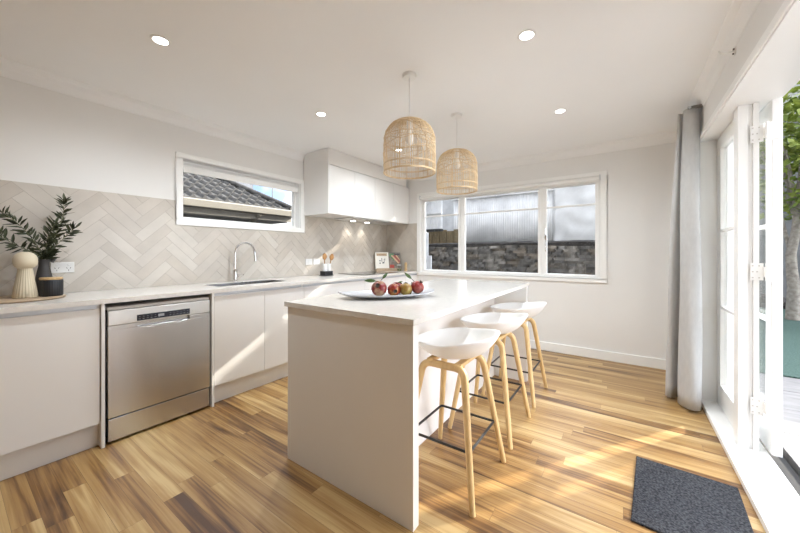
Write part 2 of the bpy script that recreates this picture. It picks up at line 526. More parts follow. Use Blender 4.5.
# ------------------------------------------------------------------ far window
w2 = struct_empty('window_2', (-1.4, YF, 0.9))
x0, x1, z0, z1 = FW
mb = MB()
for a, b in (((x0 - 0.06, z0 - 0.045), (x1 + 0.06, z0)), ((x0 - 0.06, z1), (x1 + 0.06, z1 + 0.06)),
             ((x0 - 0.06, z0), (x0, z1)), ((x1, z0), (x1 + 0.06, z1))):
    mb.box((a[0], YF - 0.018, a[1]), (b[0], YF, b[1]))
mb.build('architrave', M['trim'], w2, bevel=0.003)
fy0, fy1 = YF + 0.03, YF + 0.085
mb = MB()
mb.box((x0, fy0, z0), (x1, fy1, z0 + 0.022)).box((x0, fy0, z1 - 0.03), (x1, fy1, z1))
mull = [(x0, x0 + 0.022), (-1.935, -1.90), (-0.852, -0.817), (x1 - 0.022, x1)]
for a, b in mull:
    mb.box((a, fy0, z0 + 0.022), (b, fy1, z1 - 0.03))
mb.build('window_frame', M['trim'], w2, bevel=0.003)
mb = MB()
mb.box((x0, YF, z0), (x1, fy0, z0 + 0.005)).box((x0, YF, z0 + 0.005), (x0 + 0.005, fy0, z1)).box((x1 - 0.005, YF, z0 + 0.005), (x1, fy0, z1))
mb.build('reveal_lining', M['trim'], w2)
for k in range(3):
    a, b = mull[k][1], mull[k + 1][0]
    c, d = z0 + 0.022, z1 - 0.03
    s = 0.034
    mb = MB()
    ya, yb = YF + 0.022, YF + 0.07
    mb.box((a, ya, c), (b, yb, c + s * 0.55)).box((a, ya, d - s), (b, yb, d))
    mb.box((a, ya, c + s * 0.55), (a + s, yb, d - s)).box((b - s, ya, c + s * 0.55), (b, yb, d - s))
    mb.box((a + s, ya + 0.012, 1.750), (b - s, yb - 0.012, 1.772))
    sash = mb.build('sash', M['trim'], w2, bevel=0.003)
    box('pane', (a + s, YF + 0.044, c + s * 0.55), (b - s, YF + 0.048, d - s), M['glass'], sash)
    if k == 2:
        hb = MB()
        hb.box((a + 0.012, ya - 0.006, 1.34), (a + 0.030, ya, 1.43))
        hb.tube([(a + 0.021, ya - 0.006, 1.40), (a + 0.021, ya - 0.022, 1.41), (a + 0.021, ya - 0.026, 1.45), (a + 0.021, ya - 0.02, 1.50)], 0.006, 8)
        hb.tube([(a + 0.021, ya - 0.006, 1.36), (a + 0.021, ya - 0.02, 1.35), (a + 0.021, ya - 0.02, 1.25), (a + 0.021, ya - 0.004, 1.22)], 0.005, 8)
        h = hb.build('window_stay', M['chrome'], sash, smooth=True)

bl = thing('roller_blind', (-1.4, YF, 2.0), 'long white roller blind rolled up along the top of the three-pane window', 'blind')
MB().tube([(x0 + 0.012, YF - 0.022, z1 - 0.012), (x1 - 0.012, YF - 0.022, z1 - 0.012)], 0.026, 16).build('roller', M['blind'], bl, smooth=True)
box('blind_fabric', (x0 + 0.014, YF - 0.0035, z1 - 0.055), (x1 - 0.014, YF - 0.0020, z1 - 0.012), M['blind'], bl)
box('bracket', (x0 + 0.002, YF - 0.05, z1 - 0.04), (x0 + 0.010, YF, z1 + 0.02), M['channel'], bl)
box('bracket', (x1 - 0.010, YF - 0.05, z1 - 0.04), (x1 - 0.002, YF, z1 + 0.02), M['channel'], bl)

# ------------------------------------------------------------------ french doors (right)
XD = 0.565
dframe = struct_empty('trim_4', (XR, 2.0, 0))
box('threshold', (XR - 0.002, DR[0], 0.0), (XR + 0.19, DR[1], 0.036), M['trim'], dframe, bevel=0.004)
box('head_lining', (XR - 0.004, DR[0], 2.085), (XR + 0.24, DR[1], 2.135), M['trim'], dframe, bevel=0.002)
mb = MB().box((XR + 0.062, 2.75, 0.036), (XR + 0.105, 2.84, 2.085)).box((XR + 0.105, 2.762, 0.036), (XR + 0.125, 2.84, 2.085)).box((XR + 0.125, 2.745, 0.036), (XR + 0.150, 2.84, 2.085))
mb.build('post', M['trim'], dframe, bevel=0.002)
box('jamb', (XR - 0.002, DR[1] - 0.05, 0.036), (XR + 0.2, DR[1], 2.085), M['trim'], dframe, bevel=0.002)
box('jamb', (XR - 0.002, DR[0], 0.036), (XR + 0.2, DR[0] + 0.05, 2.085), M['trim'], dframe, bevel=0.002)
mb = MB()
mb.box((XR - 0.014, DR[0] - 0.05, 2.095), (XR, DR[1] + 0.05, 2.135)).box((XR - 0.014, DR[1], 0.0), (XR, DR[1] + 0.06, 2.095)).box((XR - 0.014, DR[0] - 0.05, 0.0), (XR, DR[0], 2.095))
mb.build('architrave', M['trim'], dframe, bevel=0.003)
# strike plates let into the head and the sill
for y in (1.95, 1.86):
    box('bolt_plate', (XR + 0.145, y - 0.03, 2.0835), (XR + 0.162, y + 0.03, 2.0851), M['cardtan'], dframe)
box('bolt_plate', (XR + 0.085, 2.04, 0.036), (XR + 0.105, 2.09, 0.0366), M['cardtan'], dframe)
# dark weather gap between sill and paving, its drain
struct('trim_5', MB().box((XR + 0.19, DR[0] - 0.1, -0.08), (XR + 0.31, DR[1] + 0.2, -0.06)), M['dark_gap'])

def glazed_leaf(name, xa, xb, ya, yb, za, zb, bars, label_handle=False):
    t = struct_empty(name, ((xa + xb) / 2, (ya + yb) / 2, za))
    st, rail = 0.095, 0.165
    mb = MB()
    mb.box((xa, ya, za), (xb, ya + st, zb)).box((xa, yb - st, za), (xb, yb, zb))
    mb.box((xa, ya + st, za), (xb, yb - st, za + rail)).box((xa, ya + st, zb - 0.095), (xb, yb - st, zb))
    mb.build('door_frame', M['trim'], t, bevel=0.003)
    mb = MB()
    for z in bars:
        mb.box((xa + 0.006, ya + st, z - 0.011), (xb - 0.006, yb - st, z + 0.011))
    mb.build('glazing_bar', M['trim'], t, bevel=0.003)
    zs = [za + rail] + [z for z in bars] + [zb - 0.095]
    for i in range(len(zs) - 1):
        lo = zs[i] + (0.011 if i else 0); hi = zs[i + 1] - (0.011 if i < len(zs) - 2 else 0)
        box('pane', ((xa + xb) / 2 - 0.002, ya + st, lo), ((xa + xb) / 2 + 0.002, yb - st, hi), M['glass'], t)
    return t
closed = glazed_leaf('door_1', XR + 0.095, XR + 0.135, 2.842, 3.468, 0.038, 2.083, (0.79, 1.37))
opened = glazed_leaf('door_2', XR + 0.192, XR + 0.234, 2.715, 3.34, 0.045, 2.075, (0.80, 1.36))
# parliament hinges that throw the open leaf flat against the wall
for z in (1.90, 1.09, 0.30):
    mb = MB()
    mb.box((XR + 0.112, 2.7415, z - 0.05), (XR + 0.166, 2.7445, z + 0.05))
    mb.box((XR + 0.176, 2.711, z - 0.05), (XR + 0.228, 2.7145, z + 0.05))
    mb.box((XR + 0.165, 2.708, z - 0.03), (XR + 0.178, 2.7435, z + 0.03))
    mb.tube([(XR + 0.170, 2.705, z - 0.052), (XR + 0.170, 2.705, z + 0.052)], 0.0065, 10)
    h = mb.build('hinge', M['trim'], opened, bevel=0.001)
    sc = MB()
    for dz in (-0.035, 0.0, 0.035):
        for xx in (XR + 0.122, XR + 0.148 if dz else XR + 0.14):
            sc.tube([(xx, 2.7418, z + dz), (xx, 2.7405, z + dz)], 0.0042, 8)
    sc.build('screw', M['lid'], h)

# ------------------------------------------------------------------ curtain
cu = thing('curtain', (0.42, 3.45, 0.02), 'pale grey linen curtain hanging in deep folds beside the french doors', 'curtain')
top = [(0.475, 3.585), (0.44, 3.565), (0.40, 3.56), (0.365, 3.50), (0.372, 3.45), (0.415, 3.48), (0.388, 3.41), (0.40, 3.375), (0.44, 3.355), (0.465, 3.36), (0.478, 3.385), (0.482, 3.42)]
bot = [(0.470, 3.66), (0.40, 3.64), (0.33, 3.56), (0.285, 3.45), (0.305, 3.405), (0.375, 3.47), (0.352, 3.33), (0.385, 3.245), (0.425, 3.225), (0.465, 3.245), (0.484, 3.30), (0.488, 3.44)]
def spline(pts, n):
    res = []
    P = [Vector((*p, 0)) for p in pts]
    for i in range(len(P) - 1):
        a, b, c, d = P[max(i - 1, 0)], P[i], P[i + 1], P[min(i + 2, len(P) - 1)]
        for k in range(n):
            t = k / n
            res.append(0.5 * ((2 * b) + (c - a) * t + (2 * a - 5 * b + 4 * c - d) * t * t + (3 * b - a - 3 * c + d) * t ** 3))
    res.append(P[-1]); return res
st, sb = spline(top, 6), spline(bot, 6)
rings = []
NZ = 24
for i in range(NZ + 1):
    f = i / NZ
    z = 0.022 + (2.335 - 0.022) * f
    g = f ** 1.6
    rings.append([Vector((b.x * (1 - g) + t.x * g, b.y * (1 - g) + t.y * g, z)) + Vector((0.004 * math.sin(9 * f + j * 0.3), 0.004 * math.cos(7 * f + j * 0.2), 0)) for j, (b, t) in enumerate(zip(sb, st))])
MB().rings(rings, closed=False).build('curtain_fabric', M['linen'], cu, smooth=True, angle=170, solidify=0.003)
MB().tube([(0.42, 3.34, 2.335), (0.42, 4.0, 2.335)], 0.010, 10).build('curtain_rod', M['channel'], cu, smooth=True)
MB().box((0.41, 3.345, 2.325), (XR, 3.365, 2.345)).build('rod_bracket', M['soffit'], cu, bevel=0.002)
hk = thing('rod_bracket', (0.48, 2.5, 2.3), 'small empty curtain rod bracket on the wall above the open doorway', 'bracket')
MB().box((XR - 0.006, 2.475, 2.285), (XR - 0.0005, 2.50, 2.322)).build('wall_plate', M['ltrim'], hk, bevel=0.001)
MB().tube([(XR - 0.004, 2.488, 2.305), (XR - 0.045, 2.488, 2.306), (XR - 0.060, 2.488, 2.31), (XR - 0.066, 2.488, 2.325)], 0.0045, 8).build('arm', M['ltrim'], hk, smooth=True)
MB().tube([(XR - 0.006, 2.480, 2.312), (XR - 0.012, 2.480, 2.312)], 0.006, 8).tube([(XR - 0.006, 2.49, 2.292), (XR - 0.012, 2.49, 2.292)], 0.005, 8).build('screw', M['soffit'], hk)

# ------------------------------------------------------------------ splashback tiles
def herringbone(u0, u1, v0, v1, holes, L=0.30, W=0.075, g=0.0022):
    """returns list of (polygon 2D, shade index) of 45 degree herringbone tiles clipped to the rectangle"""
    bm = bmesh.new()
    rot = Matrix.Rotation(PI / 4, 2)
    lay = bm.faces.layers.int.new('tone')
    R = int(6 / W)
    n_ = round(L / W)
    for i in range(-R, R):
        for j in range(-60, 60):
            # staircase herringbone: horizontals and verticals repeat by (W, W) and (2L, 0)
            ox, oy = i * W + j * 2 * L, i * W
            for kind in (0, 1):
                if kind == 0: a, b, c, d = ox, oy, ox + L, oy + W
                else: a, b, c, d = ox + L, oy - L + W, ox + L + W, oy + W
                cc = rot @ Vector(((a + c) / 2, (b + d) / 2))
                cx, cy = cc.x + (u0 + u1) / 2, cc.y + (v0 + v1) / 2
                if not (u0 - L < cx < u1 + L and v0 - L < cy < v1 + L): continue
                pts = []
                for x, y in ((a + g / 2, b + g / 2), (c - g / 2, b + g / 2), (c - g / 2, d - g / 2), (a + g / 2, d - g / 2)):
                    q = rot @ Vector((x, y))
                    pts.append(bm.verts.new((q.x + (u0 + u1) / 2, q.y + (v0 + v1) / 2, 0)))
                f = bm.faces.new(pts)
                f[lay] = random.choice((0, 0, 1, 1, 2, 2, 3, 4))
    def cut(co, no, keep_outer=False):
        bmesh.ops.bisect_plane(bm, geom=bm.verts[:] + bm.edges[:] + bm.faces[:], plane_co=co, plane_no=no, clear_outer=True)
    cut((u0, 0, 0), (-1, 0, 0)); cut((u1, 0, 0), (1, 0, 0)); cut((0, v0, 0), (0, -1, 0)); cut((0, v1, 0), (0, 1, 0))
    for h in holes:
        for co, no in (((h[0], 0, 0), (1, 0, 0)), ((h[1], 0, 0), (1, 0, 0)), ((0, h[2], 0), (0, 1, 0)), ((0, h[3], 0), (0, 1, 0))):
            bmesh.ops.bisect_plane(bm, geom=bm.verts[:] + bm.edges[:] + bm.faces[:], plane_co=co, plane_no=no)
        dead = [f for f in bm.faces if h[0] < f.calc_center_median().x < h[1] and h[2] < f.calc_center_median().y < h[3]]
        bmesh.ops.delete(bm, geom=dead, context='FACES')
    res = [([(v.co.x, v.co.y) for v in f.verts], f[lay]) for f in bm.faces]
    bm.free()
    return res
TILE = [mat('greige_tile_%s' % t, c, 0.32, var=0.06, vscale=5, bump=0.02, bscale=30) for t, c in
        (('mid', (0.52, 0.475, 0.42)), ('light', (0.545, 0.50, 0.445)), ('warm', (0.53, 0.48, 0.42)), ('dark', (0.495, 0.45, 0.395)), ('pale', (0.575, 0.535, 0.48)))]
GROUT = mat('pale_grout', (0.40, 0.365, 0.32), 0.8, var=0.03)
CT = 0.917      # counter height
def tile_panel(name, plane, u0, u1, holes, label):
    th = 0.006
    t = thing(name, ((XL, (u0 + u1) / 2, CT) if plane == 'x' else ((u0 + u1) / 2, YF, CT)), label, 'splashback')
    tiles = herringbone(u0, u1, CT + 0.001, 1.665, holes)
    holes = [(h[0], h[1], h[2], min(h[3], 1.664)) for h in holes]
    bm = MB()
    for pts, tone in tiles:
        if plane == 'x':
            q = [Vector((XL + th, p[0], p[1])) for p in pts]; q0 = [Vector((XL + th - 0.0025, p[0], p[1])) for p in pts]
        else:
            q = [Vector((p[0], YF - th, p[1])) for p in pts]; q0 = [Vector((p[0], YF - th + 0.0025, p[1])) for p in pts]
        vs = [bm.bm.verts.new(p) for p in q]
        try:
            f = bm.bm.faces.new(vs); f.material_index = tone
        except ValueError:
            continue
        v0s = [bm.bm.verts.new(p) for p in q0]
        for k in range(len(vs)):
            kk = (k + 1) % len(vs)
            f = bm.bm.faces.new((vs[k], v0s[k], v0s[kk], vs[kk])); f.material_index = tone
    bm.build('tiles', TILE, t)
    gb = wall_with_holes('x' if plane == 'x' else 'y', *( (XL + 0.0005, XL + th - 0.0018) if plane == 'x' else (YF - th + 0.0018, YF - 0.0005)), u0, u1, CT + 0.001, 1.664, holes)
    gb.build('grout', GROUT, t)
    return t
hw = (LW[0] - 0.057, LW[1] + 0.057, LW[2] - 0.052, LW[3] + 0.06)
tile_panel('tiled_splashback', 'x', -0.66, YF - 0.007, [hw], 'long greige herringbone tiled splashback on the wall behind the sink')
tile_panel('tiled_splashback', 'y', XL + 0.001, FW[0] - 0.062, [], 'narrow greige herringbone tiled splashback return beside the three-pane window')

# ------------------------------------------------------------------ kitchen run along the left wall
XF = -2.64        # door faces
XK = -2.69        # kick faces
ct = thing('kitchen_worktop', (-2.93, 1.5, CT), 'long pale stone worktop on the cabinets along the tiled wall', 'worktop')
SINK = (-3.09, -2.79, 1.34, 2.02)
mb = MB()
zt0 = CT - 0.03
mb.box((XL + 0.001, -0.66, zt0), (-2.62, SINK[2], CT)).box((XL + 0.001, SINK[3], zt0), (-2.62, YF - 0.001, CT))
mb.box((XL + 0.001, SINK[2], zt0), (SINK[0], SINK[3], CT)).box((SINK[1], SINK[2], zt0), (-2.62, SINK[3], CT))
mb.build('slab', M['stone'], ct)
sk = thing('kitchen_sink', (-2.93, 1.68, 0.72), 'rectangular steel sink sunk in the worktop under the narrow window', 'sink')
a, b, c, d = SINK
mb = MB()
zb = 0.715
mb.box((a, c, zb), (b, d, zb + 0.003)).box((a, c, zb + 0.003), (a + 0.003, d, CT - 0.003)).box((b - 0.003, c, zb + 0.003), (b, d, CT - 0.003))
mb.box((a + 0.003, c, zb + 0.003), (b - 0.003, c + 0.003, CT - 0.003)).box((a + 0.003, d - 0.003, zb + 0.003), (b - 0.003, d, CT - 0.003))
mb.build('basin', M['steel'], sk)
MB().lathe([(0.04, zb + 0.0031), (0.04, zb + 0.006), (0.0, zb + 0.006)], (-2.93, 1.68, 0), 20).build('drain', M['chrome'], sk, smooth=True)

fa = thing('kitchen_tap', (-3.165, 1.675, CT), 'tall chrome gooseneck kitchen tap beside the sink', 'tap')
MB().lathe([(0.0, 0), (0.027, 0), (0.027, 0.006), (0.0215, 0.012), (0.0215, 0.115), (0.017, 0.125), (0.012, 0.127)], (-3.165, 1.675, CT + 0.0005), 24).build('body', M['chrome'], fa, smooth=True)
pts = [(-3.165, 1.675, CT + 0.12), (-3.165, 1.675, CT + 0.28)]
for k in range(0, 17):
    a_ = PI - k * (PI * 0.96 / 16)
    r_ = 0.098
    dd = r_ + r_ * math.cos(a_)
    pts.append((-3.165 + dd * 0.83, 1.675 + dd * 0.56, CT + 0.285 + r_ * math.sin(a_)))
ex = Vector(pts[-1]); pts.append((ex.x + 0.006, ex.y + 0.004, ex.z - 0.075))
MB().tube(pts, 0.0105, 12).build('spout', M['chrome'], fa, smooth=True)
MB().tube([(ex.x + 0.004, ex.y + 0.002, ex.z - 0.035), (ex.x + 0.0065, ex.y + 0.0045, ex.z - 0.095)], 0.0135, 14).build('nozzle', M['chrome'], fa, smooth=True)
MB().tube([(-3.165, 1.675, CT + 0.055), (-3.135, 1.69, CT + 0.058)], 0.013, 12).tube([(-3.135, 1.69, CT + 0.058), (-3.085, 1.715, CT + 0.068)], 0.006, 10).build('lever', M['chrome'], fa, smooth=True)

def base_unit(y0_, y1_, fronts, label, left_panel=False, right_panel=False, low=0.0):
    t = thing('base_cabinet', (-2.95, (y0_ + y1_) / 2, 0), label, 'cabinet')
    ya = y0_ + (0.018 if left_panel else 0); yb = y1_ - (0.018 if right_panel else 0)
    body = MB()
    if low:      # open carcass under the sink
        body.box((XL + 0.008, ya, 0.15), (XF - 0.021, yb, 0.168)).box((XL + 0.008, ya, 0.168), (XL + 0.018, yb, 0.70))
        body.box((XL + 0.018, ya, 0.168), (XF - 0.021, ya + 0.016, 0.885)).box((XL + 0.018, yb - 0.016, 0.168), (XF - 0.021, yb, 0.885))
    else:
        body.box((XL + 0.008, ya, 0.15), (XF - 0.021, yb, 0.845))
    body.build('carcass', M['cab'], t)
    box('finger_pull_channel', (XF - 0.045, ya, 0.842), (XF - 0.022, yb, 0.886), M['channel'], t)
    box('kickboard', (XK - 0.016, ya, 0.0), (XK, yb, 0.149), M['kick'], t)
    for (f0, f1) in fronts:
        box('door', (XF - 0.02, f0 + 0.0015, 0.153), (XF, f1 - 0.0015, 0.858), M['cab'], t, bevel=0.0012)
    if left_panel: box('end_panel', (XL + 0.008, y0_, 0.0), (-2.625, ya - 0.0005, 0.8865), M['cab'], t, bevel=0.001)
    if right_panel: box('end_panel', (XL + 0.008, yb + 0.0005, 0.0), (-2.625, y1_, 0.8865), M['cab'], t, bevel=0.001)
    return t
base_unit(-0.64, 0.583, [(-0.64, -0.04), (-0.04, 0.563)], 'white handleless base cabinet left of the dishwasher', right_panel=True)
base_unit(1.209, 2.096, [(1.233, 1.664), (1.664, 2.096)], 'white two-door base cabinet under the sink, right of the dishwasher', left_panel=True, low=0.7)
base_unit(2.097, 3.02, [(2.097, 3.02)], 'white base cabinet under the utensil pot, behind the island')
base_unit(3.021, 4.268, [(3.021, 3.92), (3.92, 4.268)], 'white base cabinet under the cooktop, in the far corner')

# ------------------------------------------------------------------ dishwasher
dw = thing('dishwasher', (-2.93, 0.896, 0), 'stainless steel freestanding dishwasher between the white base cabinets', 'dishwasher')
DY0, DY1, DX = 0.598, 1.196, -2.632
box('body', (XL + 0.03, DY0 + 0.004, 0.03), (DX - 0.03, DY1 - 0.004, 0.838), M['dark_gap'], dw)
box('lid', (XL + 0.05, DY0, 0.8385), (DX - 0.012, DY1, 0.858), M['lid'], dw, bevel=0.003)
# door skin with a scooped pocket under the display
mb = MB()
ya, yb, pa, pb = DY0, DY1, 0.742, 1.056
zt, zp, zb = 0.742, 0.714, 0.165
mb.box((DX - 0.028, ya, zb), (DX, yb, zp)).box((DX - 0.028, ya, zp), (DX, pa, zt)).box((DX - 0.028, pb, zp), (DX, yb, zt)).box((DX - 0.028, pa, zp), (DX - 0.022, pb, zt))
door = mb.build('door', M['steel'], dw, bevel=0.0012)
mb = MB()
N = 20
upper = []; lower = []
for k in range(N + 1):
    f = k / N; y = pa + (pb - pa) * f
    dip = 0.022 * math.sin(PI * f) ** 0.7
    upper.append(Vector((DX - 0.0205, y, zp + 0.004))); lower.append(Vector((DX + 0.002, y, zp + 0.004 - dip)))
mb.rings([upper, lower], closed=False)
mb.build('pocket_lip', M['steel'], door, smooth=True, solidify=0.002)
cp = box('control_panel', (DX - 0.028, DY0, 0.744), (DX + 0.001, DY1, 0.836), M['steel_pale'], dw, bevel=0.003)
dp = box('display', (DX + 0.0005, pa, 0.752), (DX + 0.003, pb, 0.792), M['display'], cp, bevel=0.001)
mb, mb2 = MB(), MB()
for k in range(14):
    if k in (6, 7): continue
    y = pa + 0.014 + k * (pb - pa - 0.028) / 13
    (mb if k < 6 else mb2).box((DX + 0.003, y - 0.005, 0.763), (DX + 0.0034, y + 0.005, 0.765)).box((DX + 0.003, y - 0.003, 0.778), (DX + 0.0034, y + 0.004, 0.7795))
SY = mat('pale_symbols', (0.35, 0.37, 0.40), 0.5, var=0.02)
mb.build('button_marks', SY, dp); mb2.build('button_marks', SY, dp)
box('screen', (DX + 0.003, 0.86, 0.764), (DX + 0.0034, 0.895, 0.781), SY, dp)
for y in (0.712, 1.085):
    MB().tube([(DX + 0.001, y, 0.771), (DX + 0.004, y, 0.771)], 0.0115, 20).build('button', M['steel_pale'], cp, smooth=True)
box('plinth', (DX - 0.03, DY0 + 0.002, 0.018), (DX - 0.004, DY1 - 0.002, 0.157), M['steel'], dw, bevel=0.002)
mb = MB()
for y in (DY0 + 0.04, DY1 - 0.04):
    mb = MB().lathe([(0.018, 0), (0.018, 0.01), (0.01, 0.012), (0.01, 0.031)], (DX - 0.07, y, 0), 14)
    mb.build('foot', M['black'], dw, smooth=True)

# ------------------------------------------------------------------ wall cabinets
wc = thing('wall_cabinet', (-3.03, 3.42, 1.66), 'long white wall cabinet with bulkhead above the cooktop', 'cabinet')
WX = -2.80
WY0, WY1 = 2.585, YF - 0.001
box('carcass', (XL + 0.008, WY0, 1.668), (WX - 0.02, WY1, 2.235), M['cab'], wc)
box('end_panel', (XL + 0.008, WY0 - 0.018, 1.66), (WX, WY0 - 0.0005, ZC - 0.001), M['cab'], wc, bevel=0.001)
box('bulkhead', (XL + 0.075, WY0, 2.236), (WX - 0.004, WY1 - 0.075, ZC - 0.001), M['cab'], wc, bevel=0.001)
for a, b in ((2.585, 3.012), (3.012, 3.414), (3.414, 3.84), (3.84, 4.262)):
    box('door', (WX - 0.0195, a + 0.0015, 1.662), (WX, b - 0.0015, 2.222), M['cab'], wc, bevel=0.0012)
rh = thing('rangehood', (-3.0, 3.42, 1.66), 'slim built-in rangehood with two small lamps under the wall cabinet', 'rangehood')
box('panel', (XL + 0.05, 3.03, 1.650), (WX - 0.04, 3.80, 1.6675), M['steel_pale'], rh, bevel=0.002)
for y in (3.33, 3.63):
    MB().lathe([(0.0, 1.6495), (0.03, 1.6495), (0.034, 1.6485), (0.034, 1.647), (0.0, 1.647)], (-3.13, y, 0), 20).build('lamp_lens', M['glow'], rh, smooth=True)
    ld = bpy.data.lights.new('hood_lamp', 'SPOT'); ld.energy = 2.6; ld.spot_size = math.radians(85); ld.spot_blend = 0.7; ld.shadow_soft_size = 0.03; ld.color = (1, 0.93, 0.82)
    lo = bpy.data.objects.new('hood_lamp', ld); COL.objects.link(lo); lo.parent = rh
    lo.location = Vector((-3.13, y, 1.640)) - WORLD[rh.name]
    lo.rotation_euler = Vector((-0.28, 0, -1)).to_track_quat('-Z', 'Y').to_euler()

ck = thing('cooktop', (-2.93, 3.45, CT), 'flat black glass cooktop set on the worktop near the corner', 'cooktop')
box('glass_top', (-3.17, 3.08, CT + 0.0004), (-2.68, 3.80, CT + 0.006), M['cooktop'], ck, bevel=0.002)
for cx, cy, r in ((-3.04, 3.26, 0.085), (-3.04, 3.60, 0.10), (-2.82, 3.27, 0.07), (-2.82, 3.60, 0.09)):
    MB().lathe([(r, CT + 0.006), (r, CT + 0.0063), (r - 0.003, CT + 0.0063), (r - 0.003, CT + 0.006)], (cx, cy, 0), 36, closed=True).build('ring_mark', M['channel'], ck)

# ------------------------------------------------------------------ island
isl = thing('island_bench', (-1.18, 2.17, 0), 'white kitchen island bench with overhang for stools', 'island')
IX0, IX1, IY0, IY1 = -1.612, -0.742, 1.163, 3.165
box('end_panel', (IX0, IY0, 0.0), (IX1, IY0 + 0.045, CT - 0.0285), M['island'], isl, bevel=0.0015)
box('end_panel', (IX0, IY1 - 0.045, 0.0), (IX1, IY1, CT - 0.0285), M['island'], isl, bevel=0.0015)
box('carcass', (IX0 + 0.04, IY0 + 0.0455, 0.0), (-1.045, IY1 - 0.0455, CT - 0.029), M['island'], isl)
for k in range(3):
    a = IY0 + 0.046 + k * (IY1 - IY0 - 0.092) / 3; b = a + (IY1 - IY0 - 0.092) / 3
    box('door', (IX0 + 0.018, a + 0.0015, 0.12), (IX0 + 0.0395, b - 0.0015, 0.86), M['cab'], isl, bevel=0.001)
iw = MB().box((-1.628, 1.15, CT - 0.028), (-0.733, 3.178, CT)).build('island_worktop', M['stone'], bevel=0.0015)
tag(iw, 'pale stone worktop lying on the white kitchen island', 'worktop')

# ------------------------------------------------------------------ bar stools
def round_path(pts, r, n=6):
    P = [Vector(p) for p in pts]; res = [P[0]]
    for i in range(1, len(P) - 1):
        a = (P[i - 1] - P[i]).normalized(); b = (P[i + 1] - P[i]).normalized()
        ang = a.angle(b); d = r / math.tan(ang / 2)
        s, e_ = P[i] + a * d, P[i] + b * d
        for k in range(n + 1):
            t = k / n
            res.append((1 - t) ** 2 * s + 2 * t * (1 - t) * P[i] + t * t * e_)
    res.append(P[-1]); return res

def make_stool():
    t = thing('bar_stool', (0, 0, 0), 'white shell bar stool with oak legs nearest the camera at the island', 'stool', 'bar stools along the island')
    hx, hy = 0.205, 0.232        # feet
    tx, ty = 0.105, 0.125        # shoulders of the bent frames
    zt = 0.617
    for s in (-1, 1):
        # one bent timber hoop: two legs joined by a rounded top rail
        path = round_path([(-hx, s * hy, 0.0), (-tx - 0.012, s * ty, zt), (tx + 0.012, s * ty, zt), (hx, s * hy, 0.0)], 0.06, 8)
        mid = len(path) // 2
        dense = []
        for i in range(len(path) - 1):
            n_ = 6 if i in (0, len(path) - 2) else 1
            for k in range(n_): dense.append(path[i].lerp(path[i + 1], k / n_))
        dense.append(path[-1])
        L_ = len(dense)
        half = [p for p in dense if p.x <= 1e-6] + [Vector((0, s * ty, zt))]
        for sgn in (1, -1):
            pp = [Vector((p.x * sgn, p.y, p.z)) for p in half]
            rr = [0.0125 + 0.0045 * min(1, p.z / 0.6) for p in pp]
            leg = MB().tube(pp, rr, 10, up=(0, 1, 0), flat=1.15).build('leg', M['oak'], t, smooth=True)
    # cross bearers under the shell
    for bx in (-0.081, 0.081):
        MB().box((bx - 0.019, -0.122, 0.6175), (bx + 0.019, 0.122, 0.637)).build('bearer', M['oak'], t, bevel=0.004)
    # square steel footrest
    zf = 0.245
    f = zf / zt
    fx, fy = hx + (tx + 0.012 - hx) * f - 0.004, hy + (ty - hy) * f - 0.012
    MB().tube(round_path([(-fx, 0, zf), (-fx, -fy, zf), (fx, -fy, zf), (fx, fy, zf), (-fx, fy, zf), (-fx, 0, zf)], 0.012, 4), 0.0068, 8).build('footrest', M['blackmetal'], t, smooth=True)
    # moulded low-back shell; its back rises away from the island (+x)
    rings = []
    NA = 48
    def rim(a):
        ca, sa = math.cos(a), math.sin(a)
        rx, ry = 0.226, 0.230
        back = max(0.0, ca)
        z = 0.735 + 0.050 * back ** 1.3 - 0.012 * max(0, -ca) ** 2 + 0.006 * abs(sa) ** 2
        return Vector((rx * ca + 0.012 + 0.015 * back, ry * sa, z))
    levels = [0.0, 0.25, 0.5, 0.68, 0.82, 0.92, 1.0]
    bm = MB()
    rr = []
    for q in levels[1:]:
        ring = []
        for k in range(NA):
            a = 2 * PI * k / NA
            p = rim(a)
            h = (q ** 2.8)
            ring.append(Vector((p.x * (q ** 0.8), p.y * (q ** 0.8), 0.637 + (p.z - 0.637) * h)))
        rr.append(ring)
    bm.rings(rr, True, False)
    vs = bm.bm.verts; vs.ensure_lookup_table()
    c = vs.new((0, 0, 0.637)); vs.ensure_lookup_table()
    for k in range(NA):
        bm.bm.faces.new((c, vs[(k + 1) % NA], vs[k]))
    seat = bm.build('seat', M['seat'], t, smooth=True, angle=170)
    sm = seat.modifiers.new('thickness', 'SOLIDIFY'); sm.thickness = 0.010; sm.offset = 1
    ss = seat.modifiers.new('subdivision', 'SUBSURF'); ss.levels = 1; ss.render_levels = 1
    return t
stool = make_stool()
stools = [stool] + [copy_tree(stool) for _ in range(2)]
for o, (x, y, l) in zip(stools, ((-0.772, 1.622, 'white shell bar stool with oak legs nearest the camera, first of three at the island'),
                                 (-0.775, 2.232, 'middle white shell bar stool of the three standing at the island'),
                                 (-0.775, 2.862, 'furthest white shell bar stool, nearest the three-pane window'))):
    o.location = (x, y, 0); o['label'] = l

